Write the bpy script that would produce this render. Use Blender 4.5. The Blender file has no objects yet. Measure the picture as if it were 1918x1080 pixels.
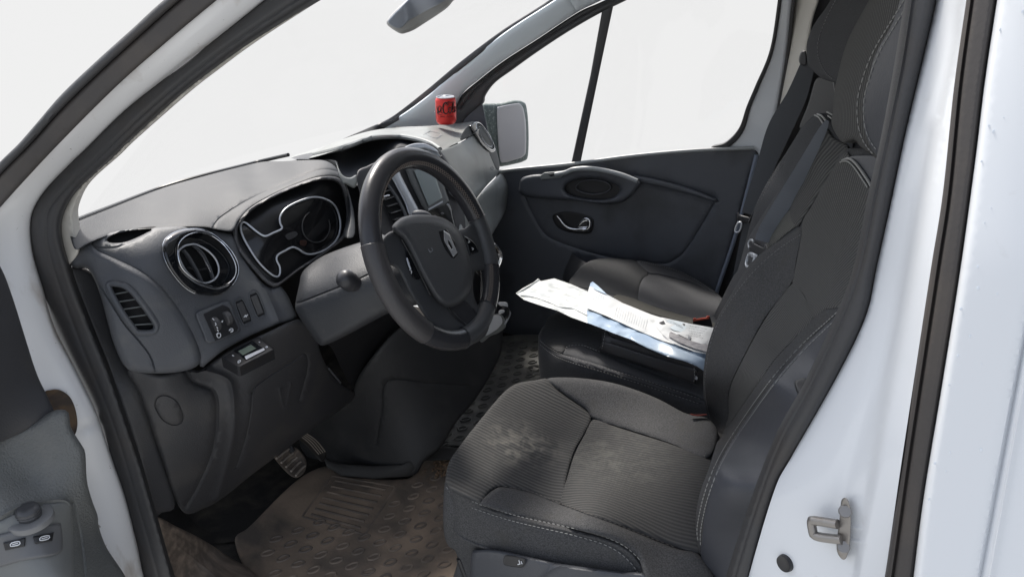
import bpy, bmesh, math, random
import numpy as np
from mathutils import Vector, Matrix
from mathutils.geometry import delaunay_2d_cdt
random.seed(7); rng = np.random.default_rng(7)
SC = bpy.context.scene; COL = SC.collection

# ------------------------------------------------------------------ camera
CAM = np.array([.67, -1.61, 1.305]); FPX = 1430.0
YAW, PITCH, ROLL = math.radians(24.4), math.radians(23.1), math.radians(-.3)
_h = np.array([-math.sin(YAW), math.cos(YAW), 0]); _r = np.array([math.cos(YAW), math.sin(YAW), 0]); _z = np.array([0, 0, 1.])
FW = math.cos(PITCH)*_h - math.sin(PITCH)*_z; _u = math.sin(PITCH)*_h + math.cos(PITCH)*_z
RT = math.cos(ROLL)*_r + math.sin(ROLL)*_u; UP = -math.sin(ROLL)*_r + math.cos(ROLL)*_u
cam = bpy.data.objects.new('camera', bpy.data.cameras.new('camera')); COL.objects.link(cam); SC.camera = cam
cam.matrix_world = Matrix([[RT[i], UP[i], -FW[i], CAM[i]] for i in range(3)] + [[0, 0, 0, 1]])
cam.data.sensor_width = 36; cam.data.lens = FPX/1918*36; cam.data.clip_start = .02; cam.data.clip_end = 400

# ------------------------------------------------------------------ light
SUN_DIR = Vector((-.50, .36, .79)).normalized()
w = bpy.data.worlds.new('World'); SC.world = w; w.use_nodes = True
nt = w.node_tree; nt.nodes.clear()
out = nt.nodes.new('ShaderNodeOutputWorld'); mix = nt.nodes.new('ShaderNodeMixShader')
sky = nt.nodes.new('ShaderNodeTexSky'); sky.sky_type = 'NISHITA'; sky.sun_disc = False
sky.sun_elevation = math.asin(SUN_DIR.z); sky.sun_rotation = math.atan2(SUN_DIR.x, SUN_DIR.y)
sky.air_density = 1.0; sky.dust_density = 3.0
b1 = nt.nodes.new('ShaderNodeBackground'); b1.inputs['Strength'].default_value = .15
b2 = nt.nodes.new('ShaderNodeBackground'); b2.inputs['Color'].default_value = (1, 1, 1, 1); b2.inputs['Strength'].default_value = .482
tc = nt.nodes.new('ShaderNodeTexCoord'); sp = nt.nodes.new('ShaderNodeSeparateXYZ'); mr = nt.nodes.new('ShaderNodeMapRange')
mr.inputs['From Min'].default_value = .02; mr.inputs['From Max'].default_value = .30
L = nt.links.new
L(tc.outputs['Generated'], sp.inputs[0]); L(sp.outputs['Z'], mr.inputs['Value']); L(mr.outputs[0], mix.inputs[0])
hsv = nt.nodes.new('ShaderNodeHueSaturation'); hsv.inputs['Saturation'].default_value = .5; L(sky.outputs[0], hsv.inputs['Color']); L(hsv.outputs[0], b1.inputs['Color']); L(b2.outputs[0], mix.inputs[1]); L(b1.outputs[0], mix.inputs[2]); L(mix.outputs[0], out.inputs[0])
sl = bpy.data.lights.new('sun', 'SUN'); sl.energy = 2.7; sl.angle = math.radians(8); sl.color = (1, .95, .88)
so = bpy.data.objects.new('sun', sl); COL.objects.link(so); so.location = (-2, 1, 5); so.rotation_euler = SUN_DIR.to_track_quat('Z', 'Y').to_euler()
SC.view_settings.view_transform = 'Standard'; SC.view_settings.look = 'None'; SC.view_settings.gamma = 1
SC.view_settings.exposure = .85; SC.view_settings.use_curve_mapping = False
SC.cycles.max_bounces = 8; SC.cycles.transparent_max_bounces = 16

# ------------------------------------------------------------------ rays and surfaces
def ray(X, Y):
    X = np.asarray(X, float)[..., None]; Y = np.asarray(Y, float)[..., None]
    return FW + (X-959)/FPX*RT + (540-Y)/FPX*UP
def at(X, Y, a, v):
    """point of the photo's line of sight where coordinate a equals v ('s': a body side that leans in above the belt line)"""
    d = ray(X, Y)
    if a == 's':
        y = v
        for _ in range(8):
            p = CAM + d*(y-CAM[1])/d[1]; y = v + math.copysign(.2, -v)*max(0, p[2]-.85)
        return p
    i = 'xyz'.index(a); return CAM + d*(v-CAM[i])/d[i]
def depth(p): return float((np.asarray(p)-CAM) @ FW)
class Surf:
    """smooth surface through control points (image line of sight + one known coordinate)"""
    def __init__(s, *c, soft=1e-4):
        s.xy = np.array([(k[0], k[1]) for k in c], float)/500
        w_ = np.array([1/depth(at(*k)) for k in c]); n = len(c)
        A = np.zeros((n+3, n+3)); A[:n, :n] = s.K(s.xy) + np.eye(n)*soft
        A[:n, n] = 1; A[:n, n+1:] = s.xy; A[n:, :n] = A[:n, n:].T
        s.c = np.linalg.lstsq(A, np.concatenate([w_, np.zeros(3)]), rcond=None)[0]
    def K(s, q):
        d = np.linalg.norm(q[:, None]-s.xy[None], axis=2); return d*d*np.log(d+1e-9)
    def t(s, X, Y):
        q = np.stack([np.atleast_1d(X), np.atleast_1d(Y)], 1)/500
        return 1/(s.K(q) @ s.c[:-3] + s.c[-3] + q @ s.c[-2:])
class Plane:
    def __init__(s, p, n): s.p = np.array(p, float); s.n = np.array(n, float); s.k = (s.p-CAM) @ s.n
    def t(s, X, Y): return s.k/(ray(np.atleast_1d(X), np.atleast_1d(Y)) @ s.n)
def lift(S, X, Y, off=0.):
    X = np.atleast_1d(np.asarray(X, float)); Y = np.atleast_1d(np.asarray(Y, float))
    return CAM + ray(X, Y)*(S.t(X, Y)-off)[:, None]

def cat(P, closed=False, step=4., n=None, smooth=True):
    """Catmull-Rom through P, resampled evenly"""
    P = np.asarray(P, float); m = len(P); q = []
    for i in range(m if closed else m-1):
        g = (lambda k: P[k % m]) if closed else (lambda k: P[min(max(k, 0), m-1)])
        a, b, c, d = g(i-1), g(i), g(i+1), g(i+2)
        if np.linalg.norm(c-b) < 1e-9: continue
        if not smooth: k_ = [0.]
        else: k_ = np.linspace(0, 1, 12, endpoint=False)
        for u in k_:
            if not smooth: q.append(b); continue
            q.append(.5*(2*b+(c-a)*u+(2*a-5*b+4*c-d)*u*u+(3*b-a-3*c+d)*u**3))
    q.append(P[0] if closed else P[-1]); q = np.array(q)
    s = np.concatenate([[0], np.cumsum(np.linalg.norm(np.diff(q, axis=0), axis=1))])
    n = n or max(4, int(s[-1]/step)+1)
    u = np.linspace(0, s[-1], n, endpoint=not closed)
    if not smooth:   # keep corners
        u = np.unique(np.concatenate([u, s[:-1] if closed else s]))
    return np.stack([np.interp(u, s, q[:, k]) for k in range(q.shape[1])], 1)
def seg_dist(Q, A, closed=True):
    B = np.roll(A, -1, 0) if closed else A[1:]; A = A if closed else A[:-1]
    r = np.full(len(Q), 1e9)
    for a, b in zip(A, B):
        d = b-a; L2 = d @ d
        if L2 < 1e-12: continue
        u = np.clip(((Q-a) @ d)/L2, 0, 1); r = np.minimum(r, np.linalg.norm(Q-a-u[:, None]*d, axis=1))
    return r
def inside(Q, A):
    r = np.zeros(len(Q), bool); B = np.roll(A, -1, 0)
    for a, b in zip(A, B):
        if a[1] == b[1]: continue
        c = (a[1] > Q[:, 1]) != (b[1] > Q[:, 1]); r ^= c & (Q[:, 0] < (b[0]-a[0])*(Q[:, 1]-a[1])/(b[1]-a[1])+a[0])
    return r

# ------------------------------------------------------------------ objects
def link(o, parent=None):
    COL.objects.link(o)
    if parent is not None:
        o.parent = parent
        if parent.type == 'EMPTY': o.matrix_parent_inverse = Matrix.Translation(-parent.location)
    return o
def tag(o, label=None, cat_=None, group=None, kind=None):
    if label: o['label'] = label
    if cat_: o['category'] = cat_
    if group: o['group'] = group
    if kind: o['kind'] = kind
    return o
def thing(name, label, cat_, loc, group=None):
    o = bpy.data.objects.new(name, None); o.location = Vector(loc); o.empty_display_size = .05
    return tag(link(o), label, cat_, group)
def mesh_obj(name, V, F, mat, parent=None, angle=40, smooth=True):
    me = bpy.data.meshes.new(name); me.from_pydata([tuple(map(float, v)) for v in V], [], [tuple(map(int, f)) for f in F])
    bm = bmesh.new(); bm.from_mesh(me)
    bmesh.ops.remove_doubles(bm, verts=bm.verts, dist=1e-6); bmesh.ops.recalc_face_normals(bm, faces=bm.faces)
    bm.to_mesh(me); bm.free()
    if smooth:
        me.polygons.foreach_set('use_smooth', [True]*len(me.polygons)); me.set_sharp_from_angle(angle=math.radians(angle))
    me.materials.append(mat); return link(bpy.data.objects.new(name, me), parent)
class MB:
    def __init__(s): s.V = []; s.F = []
    def add(s, V, F):
        k = len(s.V); s.V += [tuple(v) for v in V]; s.F += [tuple(i+k for i in f) for f in F]
    def tube(s, P, r, seg=8, closed=False, cap=True, flat=None):
        P = np.asarray(P, float); n = len(P); r = np.broadcast_to(np.asarray(r, float), (n,))
        T = np.roll(P, -1, 0)-np.roll(P, 1, 0) if closed else np.gradient(P, axis=0)
        T /= np.linalg.norm(T, axis=1)[:, None]+1e-12
        N = np.cross(T[0], [0, 0, 1]) if abs(T[0][2]) < .9 else np.cross(T[0], [1, 0, 0])
        if flat is not None: N = np.asarray(flat[0], float)
        V = []
        for i in range(n):
            N = N-(N @ T[i])*T[i]; N /= np.linalg.norm(N)+1e-12; B = np.cross(T[i], N)
            for k in range(seg):
                a = 2*math.pi*k/seg; f1, f2 = (flat[1], flat[2]) if flat is not None else (1, 1)
                V.append(P[i]+r[i]*(f1*math.cos(a)*N+f2*math.sin(a)*B))
        F = []
        for i in range(n if closed else n-1):
            for k in range(seg):
                j = (i+1) % n; F.append((i*seg+k, i*seg+(k+1) % seg, j*seg+(k+1) % seg, j*seg+k))
        if not closed and cap: F += [tuple(range(seg))[::-1], tuple((n-1)*seg+k for k in range(seg))]
        s.add(V, F)
    def box(s, c, hx, hy, hz, ax=None):
        ax = np.eye(3) if ax is None else np.asarray(ax); c = np.asarray(c, float)
        V = [c+a*hx*ax[0]+b*hy*ax[1]+d*hz*ax[2] for a in (-1, 1) for b in (-1, 1) for d in (-1, 1)]
        s.add(V, [(0, 1, 3, 2), (4, 6, 7, 5), (0, 4, 5, 1), (2, 3, 7, 6), (0, 2, 6, 4), (1, 5, 7, 3)])
    def ball(s, c, rx, ry=None, rz=None, ax=None, n=10, m=16):
        ry = ry or rx; rz = rz or rx; ax = np.eye(3) if ax is None else np.asarray(ax); c = np.asarray(c, float); V = []
        for i in range(n+1):
            th = math.pi*i/n
            for k in range(m):
                ph = 2*math.pi*k/m
                V.append(c+rx*math.sin(th)*math.cos(ph)*ax[0]+ry*math.sin(th)*math.sin(ph)*ax[1]+rz*math.cos(th)*ax[2])
        s.add(V, [(i*m+k, i*m+(k+1) % m, (i+1)*m+(k+1) % m, (i+1)*m+k) for i in range(n) for k in range(m)])
    def lathe(s, c, axis, prof, m=40):
        axis = np.asarray(axis, float)/np.linalg.norm(axis); c = np.asarray(c, float)
        e1 = np.cross(axis, [0, 0, 1] if abs(axis[2]) < .9 else [1, 0, 0]); e1 /= np.linalg.norm(e1); e2 = np.cross(axis, e1)
        V = [c+h*axis+r*(math.cos(2*math.pi*k/m)*e1+math.sin(2*math.pi*k/m)*e2) for r, h in prof for k in range(m)]
        s.add(V, [(i*m+k, i*m+(k+1) % m, (i+1)*m+(k+1) % m, (i+1)*m+k) for i in range(len(prof)-1) for k in range(m)])
    def build(s, name, mat, parent=None, angle=40, bevel=0):
        o = mesh_obj(name, s.V, s.F, mat, parent, angle)
        if bevel:
            b = o.modifiers.new('bevel', 'BEVEL'); b.width = bevel; b.segments = 2; b.limit_method = 'ANGLE'
        return o

def patch(name, ol, S, mat, parent=None, off=0., edge=None, holes=(), seams=(), thick=.012, step=None, sm=True, extra=None, back=None, hole_edge=True):
    """A solid moulding whose outline was measured in the photo, lying on surface S; rounded rim, pressed seams, real thickness."""
    O = np.asarray(ol, float); size = max(np.ptp(O[:, 0]), np.ptp(O[:, 1]))
    step = step or min(12, max(1.2, size/26))
    bs = step*.7
    loops = [cat(O, True, bs, smooth=sm)] + [cat(np.asarray(h_, float), True, bs, smooth=sm) for h_ in holes]
    lp = loops[0]; lo, hi = lp.min(0), lp.max(0); g = []
    ys = np.arange(lo[1], hi[1], step*.87)
    for j, y in enumerate(ys):
        xs = np.arange(lo[0]+(step/2 if j % 2 else 0), hi[0], step); g.append(np.stack([xs, np.full(len(xs), y)], 1))
    g = np.concatenate(g)
    def ok(Q, m):
        if not len(Q): return np.zeros(0, bool)
        k = inside(Q, loops[0]) & (seg_dist(Q, loops[0]) > m)
        for h_ in loops[1:]: k &= ~inside(Q, h_) & (seg_dist(Q, h_) > m)
        return k
    parts = [g]; ew = edge[0] if edge else 0
    parts = [g[ok(g, max(ew if ew < 3*step else 0, .5*step))]]
    if edge:
        for f_ in (.1, .3, .6, 1.):
            for q, lp in enumerate(loops):
                if q and not hole_edge: continue
                T = np.roll(lp, -1, 0)-np.roll(lp, 1, 0); N = np.stack([-T[:, 1], T[:, 0]], 1); N /= np.linalg.norm(N, axis=1)[:, None]+1e-9
                for sg in (1, -1):
                    r_ = lp+N*sg*ew*f_; parts.append(r_[ok(r_, ew*f_*.85)])
    sp_ = []; sl_ = []
    for sm_ in seams:
        l_ = cat(sm_[0], False, min(step*.7, max(2.5, sm_[1]*1.5)), smooth=True)
        T = np.gradient(l_, axis=0); N = np.stack([-T[:, 1], T[:, 0]], 1); N /= np.linalg.norm(N, axis=1)[:, None]+1e-9
        for k in (0, -.6, .6, -1.4, 1.4):
            r_ = l_+N*k*sm_[1]; sp_.append(r_[ok(r_, .3*step)])
        sl_.append((l_, sm_[1]))
    I = np.concatenate(parts)
    if len(I):   # thin out near-duplicates
        I = I[np.unique(np.round(I/ (step*.28)).astype(int), axis=0, return_index=True)[1]]
    for l_, w_ in sl_: I = I[seg_dist(I, l_, False) > 1.9*w_]
    if sp_: I = np.concatenate([I]+sp_)
    B = np.concatenate(loops); nb = len(B); Q = np.concatenate([B, I]); E_ = []; k = 0
    for lp in loops:
        E_ += [(k+i, k+(i+1) % len(lp)) for i in range(len(lp))]; k += len(lp)
    vs, es, fs, ov, _, _ = delaunay_2d_cdt([Vector(q) for q in Q], E_, [], 0, 1e-5)
    Q = np.array([tuple(v) for v in vs]); F = np.array([f for f in fs if len(f) == 3])
    Cn = Q[F].mean(1); keep = inside(Cn, loops[0])
    for h_ in loops[1:]: keep &= ~inside(Cn, h_)
    F = F[keep]
    t = S.t(Q[:, 0], Q[:, 1])-off
    if edge:
        d = seg_dist(Q, loops[0])
        if hole_edge:
            for h_ in loops[1:]: d = np.minimum(d, seg_dist(Q, h_))
        u = 1-np.minimum(d/ew, 1); t = t+edge[1]*(1-np.sqrt(np.maximum(0, 1-u*u)))
    for sm_ in seams:
        l_ = cat(sm_[0], False, 3.); d = seg_dist(Q, l_, False); t = t+sm_[2]*np.exp(-(d/sm_[1])**2)
    if extra is not None: t = t+extra(Q[:, 0], Q[:, 1])
    R_ = ray(Q[:, 0], Q[:, 1]); V = CAM+R_*t[:, None]; n = len(V)
    dv = np.asarray(back, float)*thick if back is not None else R_.mean(0)/np.linalg.norm(R_.mean(0))*thick
    V2 = V+dv
    cnt = {}
    for f in F:
        for a, b in ((f[0], f[1]), (f[1], f[2]), (f[2], f[0])): cnt[(a, b)] = 1
    side = [(a, b, b+n, a+n) for (a, b) in cnt if (b, a) not in cnt]
    return mesh_obj(name, np.concatenate([V, V2]), [tuple(f) for f in F]+[tuple(f[::-1]+n) for f in F]+side, mat, parent, 50)
def line(name, pts, S, r, mat, parent=None, off=0., closed=False, flat=None, seg=8, step=4):
    q = cat(pts, closed, step); m = MB(); m.tube(lift(S, q[:, 0], q[:, 1], off), r, seg, closed, flat=flat)
    return m.build(name, mat, parent)
def stitch(name, lines, S, mat, parent, off=.001, dash=.0055, gap=.003, r=.0007):
    m = MB()
    for pts in lines:
        q = cat(pts, False, 3.); P = lift(S, q[:, 0], q[:, 1], off)
        s = np.concatenate([[0], np.cumsum(np.linalg.norm(np.diff(P, axis=0), axis=1))]); u = 0
        while u+dash < s[-1]:
            k = np.array([u, u+dash*.5, u+dash]); m.tube(np.stack([np.interp(k, s, P[:, i]) for i in range(3)], 1)+0, [r*.6, r, r*.6], 5); u += dash+gap
    return m.build(name, mat, parent)

# ------------------------------------------------------------------ materials
def M(name, col, rough=.5, metal=0., spec=.5, bump=None, bump2=None, var=None, coat=0., rib=None, dirt=None, stain=None, streak=None):
    m = bpy.data.materials.new(name); m.use_nodes = True; nt = m.node_tree; N = nt.nodes; L = nt.links.new
    b = N['Principled BSDF']; b.inputs['Roughness'].default_value = rough; b.inputs['Metallic'].default_value = metal
    b.inputs['Specular IOR Level'].default_value = spec; b.inputs['Coat Weight'].default_value = coat; b.inputs['Coat Roughness'].default_value = .06
    tc = N.new('ShaderNodeTexCoord'); src = tc.outputs['Object']
    def noise(scale, detail=3., dist=0.):
        t = N.new('ShaderNodeTexNoise'); t.inputs['Scale'].default_value = scale; t.inputs['Detail'].default_value = detail
        t.inputs['Distortion'].default_value = dist; L(src, t.inputs['Vector']); return t.outputs['Fac']
    def ramp(v, a, b_):
        r = N.new('ShaderNodeMapRange'); r.inputs['From Min'].default_value = a; r.inputs['From Max'].default_value = b_; L(v, r.inputs['Value']); return r.outputs[0]
    def mixc(f, a, b_):
        x = N.new('ShaderNodeMix'); x.data_type = 'RGBA'; L(f, x.inputs['Factor'])
        for s_, v in ((x.inputs[6], a), (x.inputs[7], b_)):
            if isinstance(v, tuple): s_.default_value = (*v, 1)
            else: L(v, s_)
        return x.outputs[2]
    def mul(a, b_):
        x = N.new('ShaderNodeMath'); x.operation = 'MULTIPLY'; L(a, x.inputs[0])
        if isinstance(b_, float): x.inputs[1].default_value = b_
        else: L(b_, x.inputs[1])
        return x.outputs[0]
    c = tuple(col)
    if var: c = mixc(ramp(noise(var[0], 4), .35, .68), c, tuple(var[1]))
    hs = []
    if rib:   # woven ribs: (direction vector, period in metres, strength, contrast colour)
        d = Vector(rib[0]).normalized(); vm = N.new('ShaderNodeVectorMath'); vm.operation = 'DOT_PRODUCT'
        L(src, vm.inputs[0]); vm.inputs[1].default_value = d
        wob = N.new('ShaderNodeMath'); wob.operation = 'MULTIPLY_ADD'; L(noise(9., 2), wob.inputs[0]); wob.inputs[1].default_value = .012; L(vm.outputs['Value'], wob.inputs[2])
        sc_ = N.new('ShaderNodeMath'); sc_.operation = 'MULTIPLY'; L(wob.outputs[0], sc_.inputs[0]); sc_.inputs[1].default_value = 2*math.pi/rib[1]
        sn = N.new('ShaderNodeMath'); sn.operation = 'SINE'; L(sc_.outputs[0], sn.inputs[0]); h = ramp(sn.outputs[0], -1, 1)
        hs.append((h, rib[2], rib[1]*.3)); c = mixc(h, c, tuple(rib[3]))
    if streak:   # scratches/wipe marks: (scale vector, colour, lo, hi)
        mp = N.new('ShaderNodeMapping'); mp.inputs['Scale'].default_value = streak[0]; L(src, mp.inputs['Vector'])
        t = N.new('ShaderNodeTexNoise'); t.inputs['Scale'].default_value = 1; t.inputs['Detail'].default_value = 6; L(mp.outputs[0], t.inputs['Vector'])
        c = mixc(ramp(t.outputs['Fac'], streak[2], streak[3]), c, tuple(streak[1]))
    if dirt:  # (scale, colour, lo, hi)
        c = mixc(ramp(noise(dirt[0], 8, .4), dirt[2], dirt[3]), c, tuple(dirt[1]))
    if stain: # list of (centre, radius, colour, amount)
        for ce, ra, co, am in stain:
            vm = N.new('ShaderNodeVectorMath'); vm.operation = 'DISTANCE'; L(src, vm.inputs[0]); vm.inputs[1].default_value = tuple(ce)
            f = mul(mul(ramp(vm.outputs['Value'], ra, ra*.25), ramp(noise(38., 8, .8), .44, .66)), float(am)); c = mixc(f, c, tuple(co))
    if isinstance(c, tuple): b.inputs['Base Color'].default_value = (*c, 1)
    else: L(c, b.inputs['Base Color'])
    for q in (bump, bump2):
        if q: hs.append((noise(q[0], 2), q[1], q[2] if len(q) > 2 else .0012))
    prev = None
    for h, s_, dd in hs:
        bp = N.new('ShaderNodeBump'); bp.inputs['Strength'].default_value = s_; bp.inputs['Distance'].default_value = dd; L(h, bp.inputs['Height'])
        if prev: L(prev, bp.inputs['Normal'])
        prev = bp.outputs[0]
    if prev: L(prev, b.inputs['Normal'])
    return m
def glass_mat(name, tint=(.995, .995, .995)):
    m = bpy.data.materials.new(name); m.use_nodes = True; N = m.node_tree.nodes; L = m.node_tree.links.new; N.clear()
    o = N.new('ShaderNodeOutputMaterial'); mx = N.new('ShaderNodeMixShader'); t = N.new('ShaderNodeBsdfTransparent'); g = N.new('ShaderNodeBsdfGlossy')
    t.inputs[0].default_value = (*tint, 1); g.inputs['Roughness'].default_value = .02; mx.inputs[0].default_value = .012; L(t.outputs[0], mx.inputs[1]); L(g.outputs[0], mx.inputs[2]); L(mx.outputs[0], o.inputs[0]); return m
def emit_mat(name, col, e):
    m = M(name, col, .3); b = m.node_tree.nodes['Principled BSDF']; b.inputs['Emission Color'].default_value = (*col, 1); b.inputs['Emission Strength'].default_value = e; return m
GR = (430, .5, .0013)
plastic = M('grained_plastic', (.082, .086, .095), .52, bump=GR, dirt=(14, (.13, .13, .125), .5, .85))
plastic_top = M('dusty_plastic', (.058, .066, .071), .56, bump=GR, streak=((60, 8, 8), (.10, .108, .11), .5, .8))
plastic_lo = M('dark_plastic', (.058, .058, .062), .5, bump=GR, dirt=(9, (.085, .08, .075), .5, .85))
plastic_pale = M('grey_and_glare_plastic', (.25, .262, .252), .38, bump=(500, .2, .001), dirt=(8, (.15, .15, .14), .5, .85))  # on the passenger dash this pale tone puts sun glare into the colour
plastic_door = M('door_plastic', (.092, .098, .112), .45, bump=GR, dirt=(6, (.045, .045, .045), .5, .8))
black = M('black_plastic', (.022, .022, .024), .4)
void = M('dark_recess', (.006, .006, .007), .8)
gloss = M('gloss_black', (.006, .007, .009), .06, coat=.6, dirt=(40, (.02, .02, .02), .55, .8))
chrome = M('chrome', (.75, .76, .78), .12, 1.)
satin = M('satin_silver', (.50, .52, .55), .34, .35)
steel = M('steel', (.30, .285, .27), .4, .8, bump=(200, .15), dirt=(60, (.25, .22, .19), .55, .75))
rubber = M('rubber_seal', (.042, .042, .044), .55, bump=(260, .25, .001), dirt=(10, (.045, .04, .037), .5, .8))
rubber_b = M('weathered_rubber', (.05, .045, .043), .6, bump=(200, .2, .001), dirt=(12, (.07, .06, .053), .5, .8))
paint = M('white_paint', (.71, .735, .765), .28, coat=.4, bump=(5, .04, .01), dirt=(22, (.5, .5, .5), .66, .9))
paint_d = M('white_paint_dirty', (.82, .82, .82), .32, coat=.3, dirt=(130, (.22, .19, .16), .69, .77), streak=((14, 14, 7), (.42, .36, .30), .55, .75))
beige = M('beige_trim', (.60, .575, .52), .6, bump=(300, .15))
liner = M('grey_pillar_trim', (.74, .75, .75), .5, bump=(320, .12), dirt=(5, (.42, .42, .41), .5, .8))
leather = M('wheel_leather', (.034, .034, .038), .27, bump=(260, .18, .0008))
leather_g = M('wheel_grip_leather', (.052, .049, .05), .42, bump=(420, .5, .0014))
pad_m = M('airbag_plastic', (.06, .062, .066), .45, bump=(480, .45, .0012))
R_X = (.0025, .0024, .0022)
fab = M('seat_fabric', (.054, .054, .056), .95, spec=.08, bump=(500, .6, .0016), var=(420, (.098, .098, .099)), dirt=(25, (.07, .068, .064), .55, .85))
fab_p = M('passenger_fabric', (.068, .069, .072), 1., spec=.03, bump=(500, .6, .0016), var=(420, (.085, .086, .09)))
ribbed = M('ribbed_fabric', (.046, .046, .047), .9, spec=.08, bump=(700, .3, .001), rib=((0, 1, .1), .0090, .42, (.084, .083, .081)),
           stain=[(at(985, 805, 'z', .45), .10, (.20, .19, .17), .85), (at(1180, 850, 'z', .43), .16, (.11, .11, .10), .35)])
ribbed2 = M('ribbed_fabric_fine', (.05, .05, .051), .9, spec=.08, bump=(700, .3, .001), rib=((0, 1, .1), .0082, .5, (.082, .081, .079)),
            stain=[(at(1150, 830, 'z', .43), .16, (.12, .12, .11), .5)])
ribbed_b = M('ribbed_back_fabric', (.060, .060, .061), .9, spec=.08, bump=(700, .3, .001), rib=((.2, 1, .1), .0078, .7, (.125, .123, .118)))
hide = M('bolster_leather', (.055, .058, .068), .52, bump=(330, .35, .001), bump2=(30, .15, .004))
thread = M('grey_thread', (.30, .30, .29), .8)
thread_o = M('tan_thread', (.20, .165, .14), .8)
mat_m = M('muddy_rubber_mat', (.12, .10, .082), .75, bump=(120, .4, .002), dirt=(7, (.34, .255, .185), .36, .62), stain=[(at(840, 880, 'z', 0), .1, (.24, .15, .085), 1.)])
mat_o = M('rubber_mat', (.075, .075, .070), .6, bump=(120, .4, .002), dirt=(9, (.19, .185, .16), .45, .75))
mat_b = M('muddy_mat_rim', (.15, .122, .10), .75, bump=(120, .4, .002), dirt=(11, (.32, .25, .19), .42, .7))
carpet = M('dark_carpet', (.035, .033, .031), .95, spec=.1, bump=(500, .8, .003), dirt=(12, (.09, .078, .065), .5, .8))
mud = M('dry_mud', (.16, .115, .08), .95, bump=(90, .8, .004), var=(60, (.26, .16, .09)))
sill_m = M('muddy_sill_plastic', (.12, .095, .076), .6, bump=(200, .3), streak=((9, 60, 60), (.26, .20, .155), .42, .7))
belt = M('belt_webbing', (.13, .143, .163), .6, bump=(900, .3, .0008), rib=((.3, .2, -1), .003, .15, (.15,.163,.185)))
belt_d = M('dark_belt_webbing', (.085, .09, .10), .65, bump=(900, .3, .0008))
red = M('red_button', (.75, .16, .10), .35)
paper = M('paper', (.56, .57, .575), .7, var=(9, (.48, .51, .53)), bump=(14, .4, .008))
plasticbag = M('clear_sleeve', (.50, .52, .52), .22, bump=(40, .45, .010), var=(45, (.72, .74, .73)))
folder_m = M('blue_folder', (.26, .35, .47), .3, bump=(14, .3, .006), var=(12, (.40, .48, .57)))
ink = M('grey_ink', (.22, .23, .25), .8); ink_d = M('dark_ink', (.03, .03, .035), .8)
white_m = M('white_print', (.75, .76, .78), .5)
glass = glass_mat('window_glass')
mirror_g = M('mirror_glass', (.62, .60, .60), .4, .1)  # plain diffuse grey painted in place of the door mirror's reflection
mirror_h = M('weathered_mirror_plastic', (.13, .16, .15), .6, bump=(160, .4), dirt=(140, (.32, .35, .33), .55, .66))
can_red = M('can_red', (.62, .035, .03), .3, .35, var=(60, (.55, .03, .025)))
case_m = M('case_leather', (.03, .03, .033), .4, bump=(300, .3), dirt=(30, (.03, .03, .03), .5, .8))
screen_m = M('screen_glass', (.24, .28, .28), .2)
lcd_m = M('lcd_glass', (.17, .21, .17), .15)

# =================================================================== VAN BODY
van = thing('van_body', 'white van body shell seen through its open driver doorway, with black rubber door seals', 'van body', (.2, 0, 0))
# driver side A pillar, from the outside in
SL = Surf((600, 0, 's', -.79), (330, 160, 's', -.79), (140, 340, 's', -.80), (100, 600, 's', -.80), (200, 850, 's', -.80), (310, 1080, 's', -.80), (80, 420, 's', -.81), (240, 260, 's', -.80))
SJ = Surf((480, 12, 's', -.82), (168, 270, 's', -.83), (60, 400, 's', -.835), (78, 541, 's', -.835), (178, 773, 's', -.835), (268, 1080, 's', -.835),
          (398, 0, 's', -.875), (102, 270, 's', -.88), (0, 380, 's', -.89), (20, 560, 's', -.885), (87, 735, 's', -.885), (163, 902, 's', -.88), (237, 1080, 's', -.88))
SR = Surf((398, 0, 's', -.885), (212, 160, 's', -.89), (0, 380, 's', -.90), (307, 0, 's', -.90), (112, 178, 's', -.91), (0, 302, 's', -.92))
rail_o = [(-60, 365), (0, 303), (35, 269), (70, 229), (116, 176), (180, 115), (250, 52), (307, 0), (420, -90), (560, -190)]
rail_m = [(-60, 400), (0, 328), (57, 270), (108, 213), (165, 156), (250, 78), (338, 0), (450, -90), (590, -190)]
rail_i = [(-60, 450), (0, 380), (102, 270), (212, 160), (300, 82), (398, 0), (510, -90), (650, -190)]
seal_o = [(760, -190), (620, -90), (480, 12), (375, 90), (250, 190), (168, 270), (135, 300), (89, 348), (63, 389), (56, 426), (61, 478), (78, 541), (100, 615), (143, 700), (178, 773), (207, 858), (237, 947), (268, 1080), (285, 1160)]
seal_i = [(880, -190), (735, -90), (588, 0), (480, 68), (400, 125), (325, 185), (235, 268), (205, 297), (150, 347), (125, 381), (113, 415), (114, 448), (126, 493), (141, 541), (174, 626), (204, 700), (235, 790), (262, 870), (288, 960), (322, 1080), (345, 1160)]
trim_i = [(892, -190), (747, -90), (599, 0), (482, 76), (406, 132), (350, 176), (250, 264), (218, 295), (161, 347), (139, 389), (137, 415), (143, 448), (147, 472), (133, 492)]
patch('windscreen_moulding', rail_o+rail_m[::-1], SR, rubber, van, off=.012, edge=(10, .012), thick=.03)
patch('roof_channel', rail_m+[(x+4, y+4) for x, y in rail_i][::-1], SR, rubber_b, van, off=.006, edge=(9, .008), thick=.03)
jamb_l = rail_i[1:][::-1]
patch('door_jamb', [(650, -190), (510, -90), (398, 0), (300, 82), (212, 160), (102, 270), (0, 380), (-60, 450), (-60, 620), (0, 700), (70, 800), (150, 960), (200, 1100), (230, 1160)]+seal_o[::-1],
      SJ, paint_d, van, edge=(26, .012), thick=.03, seams=[([(170, 690), (205, 770), (160, 800)], 9, .006)])
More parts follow.
